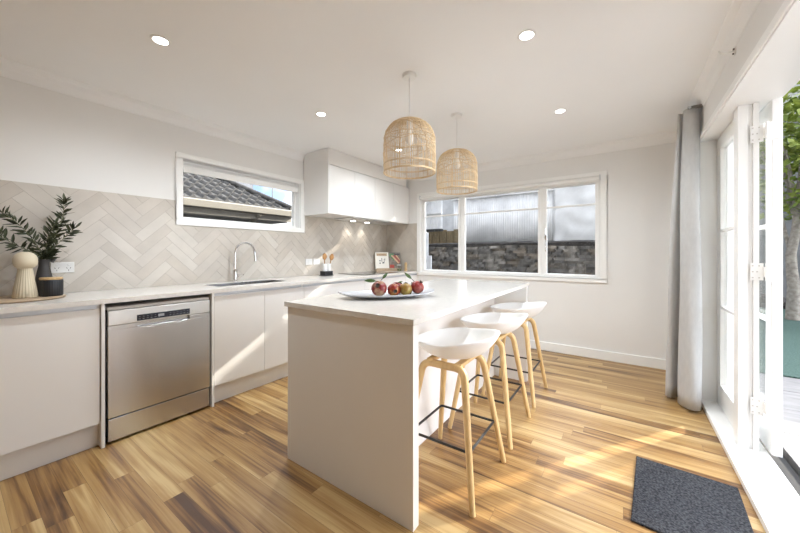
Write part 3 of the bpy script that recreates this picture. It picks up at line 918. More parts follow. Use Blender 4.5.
# ------------------------------------------------------------------ pendants
def make_pendant():
    t = thing('pendant_light', (0, 0, ZC), 'x', 'pendant lamp', 'rattan pendants over the island')
    MB().lathe([(0.0, 0), (0.048, 0), (0.048, -0.014), (0.044, -0.022), (0.0, -0.022)], (0, 0, ZC), 28).build('ceiling_rose', M['ltrim'], t, smooth=True)
    MB().tube([(0, 0, ZC - 0.02), (0, 0, 2.10)], 0.0028, 8).build('cord', M['ltrim'], t, smooth=True)
    # bell profile, height fractions from rim to crown
    R, z0_, z1_ = 0.177, 1.748, 2.108
    def prof(f):
        # f 0 at rim, 1 at crown opening
        if f < 0.60:
            g = f / 0.60
            return R * (0.985 + 0.02 * math.sin(PI * g)), z0_ + (z1_ - z0_) * 0.62 * g
        g = (f - 0.60) / 0.40 * (PI / 2) * 0.92
        return R * 0.985 * math.cos(g) ** 0.85, z0_ + (z1_ - z0_) * (0.62 + 0.38 * math.sin(g) / math.sin(PI / 2 * 0.92))
    mb = MB()
    NV = 96
    for k in range(NV):
        a = 2 * PI * k / NV + 0.012 * math.sin(k * 2.3)
        pts_ = []
        for i in range(15):
            r, z = prof(i / 14)
            pts_.append((r * math.cos(a), r * math.sin(a), z))
        mb.tube(pts_, 0.0017, 4, cap=False)
    # a second sparse layer of thicker ribs
    for k in range(12):
        a = 2 * PI * (k + 0.4) / 12
        pts_ = []
        for i in range(15):
            r, z = prof(i / 14)
            pts_.append(((r - 0.006) * math.cos(a), (r - 0.006) * math.sin(a), z))
        mb.tube(pts_, 0.0022, 5, cap=False)
    # woven hoops, some running in waves
    for f, rad, amp, nw in ((0.0, 0.0040, 0, 0), (0.015, 0.0034, 0, 0), (0.13, 0.0022, 0, 0), (0.145, 0.0022, 0, 0), (0.33, 0.002, 0.012, 3), (0.36, 0.002, 0.014, 4), (0.50, 0.002, 0.016, 3), (0.53, 0.002, 0.012, 5),
                            (0.62, 0.0022, 0, 0), (0.72, 0.002, 0.018, 4), (0.80, 0.002, 0.012, 3), (0.88, 0.0022, 0, 0), (0.985, 0.0035, 0, 0), (1.0, 0.0035, 0, 0)):
        pts_ = []
        for k in range(72):
            a = 2 * PI * k / 72
            ff = min(1, max(0, f + amp * 3 * math.sin(nw * a + f * 9)))
            r, z = prof(ff)
            pts_.append(((r + 0.0015) * math.cos(a), (r + 0.0015) * math.sin(a), z))
        mb.tube(pts_, rad, 5, closed_path=True)
    mb.build('lamp_shade', M['rattan'], t, smooth=True, angle=170)
    rc, zc = prof(1.0)
    for a in (0, 2 * PI / 3, 4 * PI / 3):
        MB().tube([(0.016 * math.cos(a), 0.016 * math.sin(a), 2.112), (rc * 1.2 * math.cos(a), rc * 1.2 * math.sin(a), zc - 0.004)], 0.0018, 6).build('shade_spoke', M['ltrim'], t)
    MB().lathe([(0.0, 2.118), (0.012, 2.118), (0.02, 2.105), (0.02, 2.05), (0.016, 2.045), (0.0, 2.045)], (0, 0, 0), 18).build('lamp_holder', M['ltrim'], t, smooth=True)
    MB().lathe([(0.013, 2.046), (0.014, 2.03), (0.028, 2.0), (0.031, 1.978), (0.026, 1.955), (0.012, 1.944), (0.0, 1.943)], (0, 0, 0), 18).build('bulb', mat('frosted_bulb', (0.80, 0.79, 0.76), 0.25, var=0.01), t, smooth=True)
    return t
p1 = make_pendant()
p2 = copy_tree(p1)
p1.location = (-1.205, 1.840, ZC); p1['label'] = 'woven rattan bell pendant nearer the camera, larger in the photo'
p2.location = (-1.210, 2.610, ZC); p2['label'] = 'woven rattan bell pendant further away, in front of the window'

# ------------------------------------------------------------------ downlights
def make_downlight():
    t = thing('downlight', (0, 0, ZC), 'x', 'downlight', 'recessed ceiling downlights')
    MB().lathe([(0.037, 0.0), (0.050, 0.0), (0.050, -0.0025), (0.047, -0.004), (0.037, -0.004)], (0, 0, ZC), 32, closed=True).build('trim_ring', M['ltrim'], t, smooth=True)
    MB().lathe([(0.0, -0.0012), (0.037, -0.0012), (0.037, -0.003), (0.0, -0.003)], (0, 0, ZC), 28).build('diffuser', M['glow'], t)
    ld = bpy.data.lights.new('lamp', 'SPOT'); ld.spot_size = math.radians(165); ld.spot_blend = 1.0; ld.shadow_soft_size = 0.035; ld.energy = DOWNLIGHT_W; ld.color = DOWNLIGHT_COL
    lo = bpy.data.objects.new('lamp', ld); COL.objects.link(lo); lo.parent = t; lo.location = (0, 0, -0.006)
    return t
dl = make_downlight()
spots = [(-2.18, 0.724, 'round recessed downlight in the ceiling near the left edge'), (-0.447, 1.88, 'round recessed downlight in the ceiling right of the nearer pendant'),
         (-2.18, 1.914, 'round recessed downlight in the ceiling over the sink side'), (-0.449, 3.048, 'round recessed downlight nearest the three-pane window, right of the pendants'),
         (-2.18, 3.1, 'round recessed downlight behind the nearer rattan pendant'),
         ]
for i, (x, y, l) in enumerate(spots):
    o = dl if i == 0 else copy_tree(dl)
    o.location = (x, y, ZC); o['label'] = l

# ------------------------------------------------------------------ door mat
R_ = Matrix.Rotation(math.radians(-3.5), 3, 'Z')
mm = MB().box((0.06, 1.765, 0.0), (0.475, 2.34, 0.011), rot=R_, pivot=(0.06, 2.34, 0)).build('door_mat', M['mat'], bevel=0.004)
tag(mm, 'dark charcoal ribbed door mat on the timber floor by the doors', 'mat')

# ------------------------------------------------------------------ things on the left worktop
tr = MB().lathe([(0.0, CT + 0.0004), (0.205, CT + 0.0004), (0.215, CT + 0.005), (0.215, CT + 0.009), (0.205, CT + 0.013), (0.0, CT + 0.013)], (-3.015, 0.26, 0), 64).build('serving_board', M['tray'], smooth=True)
tag(tr, 'round brown wooden board under the vases on the left worktop', 'board')
ZT = CT + 0.0135
va = MB().lathe([(0.0, 0), (0.050, 0), (0.054, 0.005), (0.047, 0.05), (0.038, 0.11), (0.032, 0.155), (0.030, 0.178)], (-2.972, 0.295, ZT), 96, ribs=24, rib_depth=0.028).build('vase', M['cream'], smooth=True, angle=80)
vroot = thing('vase', (-2.972, 0.295, ZT), 'cream ceramic vase with a fluted foot and mushroom top on the round board', 'vase')
va.name = 'fluted_body'; va.parent = vroot; va.location = (0, 0, 0)
MB().lathe([(0.026, 0.174), (0.038, 0.182), (0.049, 0.197), (0.0525, 0.215), (0.0515, 0.236), (0.045, 0.255), (0.031, 0.270), (0.016, 0.276), (0.014, 0.273), (0.0, 0.272)], (-2.972, 0.295, ZT), 40).build('bulb_top', M['cream'], vroot, smooth=True)
jar = thing('lidded_jar', (-2.965, 0.402, ZT), 'black ribbed jar with a wooden lid on the round board', 'jar')
MB().lathe([(0.0, 0), (0.049, 0), (0.053, 0.006), (0.053, 0.098), (0.050, 0.102), (0.0, 0.102)], (-2.965, 0.402, ZT), 120, ribs=30, rib_depth=0.012).build('pot', M['jarblack'], jar, smooth=True, angle=80)
MB().lathe([(0.0, 0.1025), (0.050, 0.1025), (0.052, 0.106), (0.052, 0.113), (0.050, 0.116), (0.0, 0.116)], (-2.965, 0.402, ZT), 40).build('lid', M['wood'], jar, smooth=True)
jg = thing('jug', (-3.10, 0.388, ZT), 'dark charcoal jug holding the olive branches, behind the black jar', 'jug')
MB().lathe([(0.0, 0), (0.036, 0), (0.041, 0.02), (0.042, 0.07), (0.037, 0.12), (0.029, 0.165), (0.025, 0.19), (0.026, 0.215), (0.031, 0.228), (0.028, 0.227), (0.022, 0.21), (0.021, 0.19), (0.025, 0.16), (0.032, 0.1), (0.03, 0.012), (0.0, 0.01)], (-3.10, 0.388, ZT), 36).build('body', M['charcoal'], jg, smooth=True)
MB().tube([(-3.10, 0.420, ZT + 0.21), (-3.10, 0.437, ZT + 0.236), (-3.10, 0.446, ZT + 0.233)], [0.012, 0.009, 0.004], 8).build('spout', M['charcoal'], jg, smooth=True)

def leaf_verts(mb, base, d, n_, ln, wd, bend=0.15):
    d = d.normalized(); s = d.cross(n_).normalized(); n2 = s.cross(d).normalized()
    prof = [(0.0, 0.05), (0.2, 0.7), (0.45, 1.0), (0.7, 0.8), (0.9, 0.35), (1.0, 0.02)]
    L_, R2, C_ = [], [], []
    for t, w in prof:
        c = base + d * (ln * t) - n2 * (bend * ln * t * t)
        C_.append(mb.bm.verts.new(c - n2 * 0.08 * wd)); L_.append(mb.bm.verts.new(c + s * wd * w * 0.5 + n2 * 0.1 * wd * w)); R2.append(mb.bm.verts.new(c - s * wd * w * 0.5 + n2 * 0.1 * wd * w))
    for i in range(len(prof) - 1):
        mb.bm.faces.new((L_[i], L_[i + 1], C_[i + 1], C_[i])); mb.bm.faces.new((C_[i], C_[i + 1], R2[i + 1], R2[i]))

mouth = Vector((-3.10, 0.388, ZT + 0.17))
branches = [([(0, 0.02, 0.10), (0.01, 0.055, 0.24), (0.01, 0.085, 0.35), (0.0, 0.09, 0.45)], 'olive branch arching highest to the right out of the dark jug'),
            ([(0.0, 0.02, 0.09), (0.015, 0.080, 0.19), (0.02, 0.14, 0.27)], 'olive branch leaning lowest to the right out of the dark jug'),
            ([(0.01, -0.01, 0.09), (0.03, -0.06, 0.20), (0.035, -0.12, 0.29), (0.03, -0.17, 0.34)], 'olive branch arching left out of the dark jug over the cream vase'),
            ([(0.02, -0.02, 0.08), (0.06, -0.11, 0.14), (0.08, -0.20, 0.21)], 'olive branch lowest on the left, reaching past the cream vase'),
            ([(0.005, 0.005, 0.10), (0.02, 0.015, 0.20), (0.02, 0.045, 0.29)], 'short upright olive branch in the middle of the dark jug')]
for offs, l in branches:
    t = thing('olive_branch', mouth, l, 'branch', 'olive branches in the jug')
    pts_ = [mouth - Vector((0, 0, 0.14)), mouth] + [mouth + Vector(o) for o in offs]
    path = []
    for i in range(len(pts_) - 1):
        a, b, c, d = pts_[max(i - 1, 0)], pts_[i], pts_[i + 1], pts_[min(i + 2, len(pts_) - 1)]
        for k in range(6):
            q = k / 6
            path.append(0.5 * ((2 * b) + (c - a) * q + (2 * a - 5 * b + 4 * c - d) * q * q + (3 * b - a - 3 * c + d) * q ** 3))
    path.append(pts_[-1])
    MB().tube(path, [0.0028 - 0.0016 * i / (len(path) - 1) for i in range(len(path))], 6).build('stem', M['stem'], t, smooth=True)
    mb = MB()
    start = 10
    for i in range(start, len(path)):
        tng = (path[i] - path[i - 1]).normalized()
        for rep in range(2):
            for sgn in (-1, 1):
                if random.random() < 0.08: continue
                rv = Vector((random.uniform(-0.3, 1), random.uniform(-1, 1), random.uniform(-0.5, 1))).normalized()
                side = tng.cross(rv).normalized() * sgn
                d = (tng * random.uniform(0.3, 0.9) + side + Vector((0, 0, 0.12))).normalized()
                leaf_verts(mb, path[i] - tng * 0.01 * rep, d, rv, random.uniform(0.048, 0.070), random.uniform(0.0115, 0.0165), random.uniform(0.0, 0.3))
    leaf_verts(mb, path[-1], (path[-1] - path[-2]), Vector((1, 0, 0)), 0.06, 0.014)
    # keep leaves clear of the tiles
    for v in mb.bm.verts:
        if v.co.x < XL + 0.02: v.co.x = XL + 0.02 + random.uniform(0, 0.008)
    mb.build('foliage', M['leaf'], t, smooth=True)

# ------------------------------------------------------------------ sockets
def socket(yc, zc, w, h, label, holes):
    t = thing('power_socket', (XL + 0.006, yc, zc), label, 'socket')
    xs = XL + 0.0061
    box('cover_plate', (xs, yc - w / 2, zc - h / 2), (xs + 0.008, yc + w / 2, zc + h / 2), M['plastic'], t, bevel=0.002)
    if holes:
        for dy in (-w / 4, w / 4):
            mb = MB()
            for q, (a, b, rot) in enumerate(((-0.009, 0.004, 0.5), (0.009, 0.004, -0.5), (0, -0.012, 0))):
                r3 = Matrix.Rotation(rot, 3, 'X')
                c = Vector((xs + 0.008, yc + dy + a, zc - 0.008 + b))
                mb.box(c + Vector((0, -0.0013, -0.005)), c + Vector((0.0006, 0.0013, 0.005)), rot=r3, pivot=c)
            mb.build('outlet', M['slot'], t)
            box('switch', (xs + 0.008, yc + dy - 0.005, zc + 0.013), (xs + 0.0105, yc + dy + 0.005, zc + 0.023), M['plastic'], t, bevel=0.001)
    else:
        for dz in (-0.012, 0.012):
            box('switch', (xs + 0.008, yc - 0.006, zc + dz - 0.007), (xs + 0.0105, yc + 0.006, zc + dz + 0.007), M['plastic'], t, bevel=0.001)
    return t
socket(0.494, 1.098, 0.116, 0.074, 'white double power socket on the tiles beside the black jar', True)
socket(2.645, 1.088, 0.105, 0.075, 'white switch plate on the tiles, left one of the pair near the utensil pot', False)
socket(2.768, 1.09, 0.105, 0.075, 'white switch plate on the tiles, right one of the pair near the utensil pot', False)

# ------------------------------------------------------------------ utensil pot and spoons
KX, KY = -3.05, 2.765
kt = thing('utensil_pot', (KX, KY, CT), 'white utensil pot in a black base on the worktop near the switches', 'pot')
MB().box((KX - 0.055, KY - 0.075, CT + 0.0005), (KX + 0.055, KY + 0.075, CT + 0.008)).box((KX - 0.045, KY - 0.066, CT + 0.008), (KX + 0.045, KY + 0.066, CT + 0.058)).build('base', M['black'], kt, bevel=0.004)
mb = MB()
for dy in (-0.028, 0.034):
    mb.lathe([(0.0, CT + 0.0585), (0.030, CT + 0.0585), (0.031, CT + 0.066), (0.031, CT + 0.150), (0.028, CT + 0.150), (0.028, CT + 0.064), (0.0, CT + 0.062)], (KX, KY + dy, 0), 28)
mb.build('cup', M['plastic'], kt, smooth=True)
def spoon(by, tilt, label):
    t = thing('wooden_spoon', (KX, by, CT + 0.066), label, 'spoon', 'wooden spoons in the pot')
    b = Vector((KX, by, CT + 0.066)); d = Vector((0.02, tilt, 1)).normalized()
    MB().tube([b, b + d * 0.14], [0.0055, 0.0062], 8).build('handle', M['spoon'], t, smooth=True)
    c = b + d * 0.17
    bm = MB(); sidev = Vector((0.35, 0.94, 0)); sidev = (sidev - d * sidev.dot(d)).normalized(); nn = d.cross(sidev)
    rings = []
    for k in range(9):
        f = k / 8; w = 0.030 * math.sin(PI * (0.06 + 0.88 * f)) ** 0.75; th = 0.006
        o_ = b + d * (0.13 + 0.085 * f)
        rings.append([o_ + sidev * w * math.cos(2 * PI * j / 14) + nn * th * math.sin(2 * PI * j / 14) for j in range(14)])
    bm.rings(rings).build('bowl', M['spoon'], t, smooth=True)
spoon(KY - 0.030, -0.02, 'upright wooden spoon in the white utensil pot, left of the two')
spoon(KY + 0.034, 0.30, 'wooden spoon leaning right in the white utensil pot')

# ------------------------------------------------------------------ cookbooks in the corner
def leaning(mb_list, pivot, lean):
    pass
# holder: a low wooden ledge with the white book leaning on it
BK = Vector((-3.125, 3.93, CT))
def book(name, origin, yaw, lean, w, h, th, label, cover, deco):
    t = thing(name, origin, label, 'book')
    Rm = Matrix.Rotation(yaw, 3, 'Z') @ Matrix.Rotation(-lean, 3, 'Y')
    def part(nm, a, b, m, parent=t, bevel=0.0):
        # local frame: x = thickness (front is +x), y = width, z = height
        o_ = MB()
        o_.box(a, b)
        for v in o_.bm.verts: v.co = Rm @ v.co + Vector(origin)
        return o_.build(nm, m, parent, bevel=bevel)
    part('pages', (-th + 0.002, -w / 2 + 0.003, 0.003), (-0.002, w / 2 - 0.002, h - 0.003), M['paper'])
    cv = part('cover', (-0.002, -w / 2, 0.0005), (0, w / 2, h), cover)
    part('cover', (-th, -w / 2, 0.0005), (-th + 0.002, w / 2, h), cover)
    for a, b, m in deco:
        part('print', (0.0002, a[0], a[1]), (0.0006, b[0], b[1]), m, cv)
    return t
deco = [((-0.085, 0.205), (0.085, 0.250), M['cardtan'])]
for k, (a, w_) in enumerate(((-0.078, 0.016), (-0.056, 0.012), (-0.038, 0.018), (-0.014, 0.012), (0.004, 0.016), (0.026, 0.02), (0.052, 0.012))):
    deco.append(((a, 0.214 + 0.002 * (k % 2)), (a + w_, 0.232 + 0.003 * (k % 3)), M['brownink']))
for (a, c, w_, h_) in ((-0.045, 0.12, 0.022, 0.016), (-0.045, 0.08, 0.022, 0.018), (-0.008, 0.11, 0.010, 0.06), (0.004, 0.085, 0.03, 0.02), (0.03, 0.10, 0.008, 0.055), (0.045, 0.13, 0.006, 0.04)):
    deco.append(((a, c), (a + w_, c + h_), M['ink']))
deco.append(((0.0, 0.084), (0.016, 0.094), M['greenp']))
book('cookbook', (-3.10, 3.965, CT + 0.037), math.radians(-38), math.radians(14), 0.215, 0.265, 0.018, 'white cookbook with small dark pictures leaning on a wooden stand in the corner', M['paper'], deco)
deco2 = [((-0.08, 0.21), (-0.01, 0.245), M['greenp']), ((0.0, 0.215), (0.085, 0.24), M['ink']), ((-0.07, 0.01), (0.0, 0.06), M['redp'])]
b2 = book('cookbook', (-2.995, 4.135, CT + 0.037), math.radians(-52), math.radians(14), 0.19, 0.26, 0.02, 'dark cookbook with a colourful food cover leaning right of the white one', M['greyp'], deco2)
# diagonal strips of food on the cover
Rm = Matrix.Rotation(math.radians(-52), 3, 'Z') @ Matrix.Rotation(math.radians(-14), 3, 'Y')
cov = [c for c in b2.children if c.name.startswith('cover')][0]
for k, (m, yy, ln) in enumerate((('greenp', -0.075, 0.10), ('orangep', -0.045, 0.17), ('redp', -0.005, 0.15), ('orangep', 0.028, 0.11))):
    mb = MB()
    r3 = Matrix.Rotation(math.radians(42), 3, 'X')
    mb.box((0.0007, yy - 0.010, 0.21 - ln), (0.0012, yy + 0.010, 0.215), rot=r3, pivot=(0, yy, 0.215))
    for v in mb.bm.verts:
        v.co.y = max(-0.094, min(0.094, v.co.y)); v.co = Rm @ v.co + Vector((-2.995, 4.135, CT + 0.037))
    mb.build('print', M[m], cov)
sdg = thing('book_stand', (-3.045, 4.03, CT), 'low wooden stand under the two cookbooks', 'stand')
RS = Matrix.Rotation(math.radians(-42), 3, 'Z')
for nm, a, b in (('ledge', (-0.075, -0.185, 0.0005), (0.035, 0.185, 0.030)), ('lip', (0.0355, -0.185, 0.0005), (0.044, 0.185, 0.046))):
    mb = MB().box(a, b)
    for v in mb.bm.verts: v.co = RS @ v.co + Vector((-3.05, 4.035, CT))
    mb.build(nm, M['tray'], sdg, bevel=0.002)
gj = thing('glass_jar', (-2.86, 4.08, CT), 'small glass jar in front of the dark cookbook', 'jar')
MB().lathe([(0.0, 0.001), (0.030, 0.001), (0.034, 0.006), (0.034, 0.07), (0.028, 0.082), (0.028, 0.09), (0.026, 0.09), (0.026, 0.08), (0.032, 0.068), (0.032, 0.008), (0.0, 0.005)], (-2.86, 4.08, CT), 24).build('body', M['glass'], gj, smooth=True)
MB().lathe([(0.0, 0.091), (0.030, 0.091), (0.030, 0.103), (0.0, 0.103)], (-2.86, 4.08, CT), 24).build('lid', M['steel_pale'], gj, smooth=True)
MB().lathe([(0.0, 0.0085), (0.0315, 0.0085), (0.0315, 0.04), (0.0, 0.042)], (-2.86, 4.08, CT), 20).build('contents', M['stem'], gj, smooth=True)
pm = thing('wooden_mill', (-2.80, 4.17, CT), 'tall light wooden mill at the end of the worktop by the window', 'mill')
MB().lathe([(0.0, 0.0005), (0.024, 0.0005), (0.025, 0.01), (0.019, 0.05), (0.022, 0.085), (0.022, 0.095)], (-2.80, 4.17, CT), 20).build('body', M['wood'], pm, smooth=True)
MB().lathe([(0.021, 0.0955), (0.023, 0.105), (0.021, 0.125), (0.012, 0.137), (0.0, 0.139)], (-2.80, 4.17, CT), 20).build('cap', M['wood'], pm, smooth=True)

# ------------------------------------------------------------------ platter of fruit
PC = Vector((-1.245, 1.645, CT)); pa_ = math.radians(50)
ux, uy = Vector((math.cos(pa_), math.sin(pa_), 0)), Vector((-math.sin(pa_), math.cos(pa_), 0))
def plat(f, a, under):
    A, B = 0.315, 0.150
    x = A * f * math.cos(a); y = B * f * math.sin(a)
    z = 0.008 + 0.022 * max(0, (f - 0.45) / 0.55) ** 1.6 + 0.014 * (f * abs(math.cos(a))) ** 6
    if under: z -= 0.006
    return PC + ux * x + uy * y + Vector((0, 0, z))
mb = MB()
fs = [0.001, 0.25, 0.45, 0.6, 0.75, 0.88, 0.97, 1.0]
rings = [[plat(f, 2 * PI * k / 56, True) for k in range(56)] for f in fs] + [[plat(f, 2 * PI * k / 56, False) for k in range(56)] for f in reversed(fs)]
mb.rings(rings)
pl = mb.build('platter', M['plate'], smooth=True, angle=60)
tag(pl, 'long shallow white platter holding fruit on the island worktop', 'platter')

def fruit_mat(name, c1, c2, scale=24):
    m_ = mat(name, c1, 0.35, color2=c2, vscale=scale)
    rp_ = [x for x in m_.node_tree.nodes if x.type == 'VALTORGB'][0]
    rp_.color_ramp.elements[0].position = 0.45; rp_.color_ramp.elements[1].position = 0.62
    return m_
FM = [fruit_mat('red_cream_skin', (0.20, 0.010, 0.010), (0.42, 0.27, 0.16)), fruit_mat('orange_red_skin', (0.24, 0.018, 0.010), (0.36, 0.17, 0.035)),
      fruit_mat('yellow_green_skin', (0.25, 0.13, 0.02), (0.30, 0.24, 0.06)), fruit_mat('deep_red_skin', (0.18, 0.012, 0.010), (0.26, 0.04, 0.025)), fruit_mat('pink_red_skin', (0.22, 0.015, 0.013), (0.32, 0.10, 0.07))]
def fruit(du, dv, r, mi, cal, label, leaves=()):
    ff = math.hypot(du / 0.315, dv / 0.150)
    rest = 0.0095 + 0.024 * max(0, (ff - 0.35) / 0.65) ** 1.6      # height of the platter under it
    c = PC + ux * du + uy * dv + Vector((0, 0, rest + r * 0.93))
    t = thing('pomegranate', c - Vector((0, 0, r * 0.93)), label, 'fruit', 'fruit on the platter')
    prof = []
    for k in range(17):
        a = -PI / 2 + PI * k / 16
        prof.append((r * math.cos(a) * (1 + 0.03 * math.sin(3 * a)), r * 0.93 * math.sin(a)))
    cal = Vector(cal).normalized()
    q = Vector((0, 0, 1)).rotation_difference(cal).to_matrix()
    mb = MB().lathe(prof, (0, 0, 0), 28)
    for v in mb.bm.verts: v.co = q @ v.co + c
    mb.build('skin', FM[mi], t, smooth=True)
    mb = MB().lathe([(r * 0.22, r * 0.88), (r * 0.20, r * 1.0), (r * 0.30, r * 1.10), (r * 0.22, r * 1.06), (r * 0.12, r * 0.97), (0.0, r * 0.95)], (0, 0, 0), 12, ribs=6, rib_depth=0.12)
    for v in mb.bm.verts: v.co = q @ v.co + c
    mb.build('calyx', M['twig'], t, smooth=True)
    for (o1, d1, ln, wd) in leaves:
        base = c + Vector(o1) * r
        tip = base + Vector(d1).normalized() * 0.02
        MB().tube([c + Vector(o1) * r * 0.9, base, tip], 0.0022, 6).build('stem', M['twig'], t, smooth=True)
        m2 = MB(); leaf_verts(m2, tip, Vector(d1), Vector((0.3, -0.8, 0.5)), ln, wd, 0.12)
        m2.build('leaf', M['fruitleaf'], t, smooth=True, solidify=0.0008)
toward = Vector((0.55, -0.80, 0.25))
fruit(-0.055, 0.0, 0.050, 0, (0.4, -0.8, 0.45), 'red and cream pomegranate with green leaves, leftmost on the platter', [((0.1, -0.1, 0.95), (-0.62, -0.62, 0.08), 0.075, 0.026), ((0.2, 0.0, 0.95), (0.35, 0.3, 0.55), 0.05, 0.022)])
fruit(0.036, -0.014, 0.041, 1, (0.75, -0.6, -0.1), 'small orange-red pomegranate second from the left on the platter', [((0.0, 0.3, 0.92), (0.6, 0.5, 0.25), 0.035, 0.010)])
fruit(0.114, -0.018, 0.042, 2, (-0.3, 0.6, 0.75), 'yellow-green pomegranate in the middle of the platter')
fruit(0.078, 0.062, 0.041, 3, (0.2, 0.6, 0.7), 'deep red pomegranate behind the yellow one on the platter')
fruit(0.203, 0.008, 0.044, 4, (0.55, 0.1, 0.75), 'pinkish red pomegranate with a hanging leaf, rightmost on the platter', [((-0.75, -0.35, 0.75), (-0.12, -0.10, -0.9), 0.075, 0.024), ((-0.6, 0.0, 0.9), (-0.45, -0.40, 0.55), 0.065, 0.022)])

# ------------------------------------------------------------------ outside: ground
def ext(name, mb, material, label=None, cat=None, **kw):
    o = mb.build(name, material, **kw)
    return tag(o, label, cat)
def sets(o): o['kind'] = 'structure'; return o
mb = MB()
for i in range(9):
    for j in range(14):
        xa, ya = XR + 0.32 + i * 0.9, -2.2 + j * 0.5
        mb.box((xa + 0.003, ya + 0.003, -0.09), (xa + 0.897, min(ya + 0.497, 4.78), -0.025))
sets(mb.build('paving', M['paving'], origin=(0, 0, 0), bevel=0.003))
sets(MB().box((-14, -8, -0.30), (16, 30, -0.10)).build('ground', M['soil'], origin=(0, 0, 0)))
sets(MB().box((1.05, 4.80, -0.10), (9.0, 10.5, -0.015)).build('lawn', M['turf'], origin=(0, 0, 0)))
# planted edging of dark rocks
edge = sets(MB().box((1.05, 10.5, -0.1), (9.0, 11.35, 0.06)).build('garden_bed', M['soil'], origin=(0, 0, 0)))
random.seed(3)
def rock(x, y, z, r, name, label, group, m):
    bm = bmesh.new(); bmesh.ops.create_icosphere(bm, subdivisions=2, radius=1)
    for v in bm.verts:
        k = 1 + 0.28 * noise.noise(v.co * 1.4 + Vector((x * 7, y * 3, 0)))
        v.co = Vector((v.co.x * r * k, v.co.y * r * 0.85 * k, v.co.z * r * 0.7 * k)) + Vector((x, y, z))
    mb = MB(); mb.bm.free(); mb.bm = bm
    o = mb.build(name, m, smooth=False); tag(o, label, 'rock', group); return o
M['rock'] = mat('dark_basalt', (0.045, 0.043, 0.042), 0.9, color2=(0.13, 0.12, 0.115), vscale=6, bump=0.5, bscale=20)
for k in range(8):
    rock(2.2 + k * 0.56, 10.75 + 0.12 * math.sin(k * 2.1), 0.12, 0.19 + 0.05 * math.sin(k * 1.7), 'garden_rock', 'dark rock in the row edging the lawn before the white garden wall', 'dark rocks along the lawn edge', M['rock'])

# ------------------------------------------------------------------ outside: white garden wall and tree beyond the doorway
gw = MB()
for k in range(14):
    gw.box((0.9, 11.5, 0.0 + k * 0.32), (9.0, 11.62 + 0.012 * (k % 2), 0.318 + k * 0.32))
sets(gw.build('wall_garden', M['extgrey'], origin=(0, 0, 0)))

def tree(base, h, r0, crown_c, crown_r, nleaf, label, leafmat, name='tree', lean=(0, 0), lsize=(0.10, 0.17), group=None):
    t = thing(name, base, label, 'tree', group)
    b = Vector(base); topv = b + Vector((lean[0], lean[1], h))
    path = [b + (topv - b) * (k / 8) + Vector((0.05 * math.sin(k * 1.3), 0.05 * math.cos(k * 1.7), 0)) * (k / 8) for k in range(9)]
    trunk = MB().tube(path, [r0 * (1 - 0.55 * k / 8) for k in range(9)], 10)
    cc = Vector(crown_c); cr_ = Vector(crown_r)
    tips = []
    for k in range(9):
        s = path[4 + k % 5]
        d = Vector((random.uniform(-1, 1), random.uniform(-1, 1), random.uniform(0.0, 0.9)))
        e_ = cc + Vector((d.x * cr_.x, d.y * cr_.y, d.z * cr_.z)) * 0.7
        mid = s.lerp(e_, 0.5) + Vector((0, 0, 0.1))
        trunk.tube([s, mid, e_], [r0 * 0.35, r0 * 0.22, r0 * 0.08], 6)
        tips.append(e_)
    trunk.build('trunk', M['bark'], t, smooth=True)
    mb = MB()
    clusters = []
    for k in range(max(8, nleaf // 40)):
        while True:
            d = Vector((random.uniform(-1, 1), random.uniform(-1, 1), random.uniform(-1, 1)))
            if d.length < 1: break
        clusters.append(cc + Vector((d.x * cr_.x, d.y * cr_.y, d.z * cr_.z)))
    for k in range(nleaf):
        c = random.choice(clusters)
        p = c + Vector((random.gauss(0, 1), random.gauss(0, 1), random.gauss(0, 0.7))) * 0.16 * max(0.8, cr_.x)
        d = Vector((random.uniform(-1, 1), random.uniform(-1, 1), random.uniform(-0.8, 0.6))).normalized()
        nn = Vector((random.uniform(-1, 1), random.uniform(-1, 1), 1.2)).normalized()
        s = d.cross(nn).normalized()
        ln = random.uniform(*lsize); w = ln * 0.34
        q = [p, p + d * ln * 0.5 + s * w, p + d * ln, p + d * ln * 0.5 - s * w]
        mb.bm.faces.new([mb.bm.verts.new(v) for v in q])
    mb.build('foliage', leafmat, t)
    return t
random.seed(11)
tree((2.52, 8.9, -0.02), 2.4, 0.095, (2.75, 8.80, 3.0), (0.95, 0.8, 1.25), 3800, 'green leafy tree with a pale trunk on the lawn beyond the open doorway', M['treeleaf'], lean=(0.02, 0.0))
random.seed(21)
for k, (x, y, zc, rx, rz, nl) in enumerate(((5.0, 6.2, 3.1, 0.75, 1.9, 700), (5.6, 8.3, 3.3, 0.8, 2.1, 240), (6.2, 10.4, 3.3, 0.8, 2.2, 700), (4.7, 4.1, 2.9, 0.75, 1.9, 700))):  # unseen trees added to shade the doorway, thinned where sun should dapple the floor
    tree((x, y, -0.1), 2.6, 0.08, (x, y, zc), (rx, 0.75, rz), nl, 'unseen hedge tree added right of the lawn to block and dapple the sun', M['hedge'], name='added_hedge_tree', group='hedge trees added to screen the sun', lsize=(0.14, 0.24))

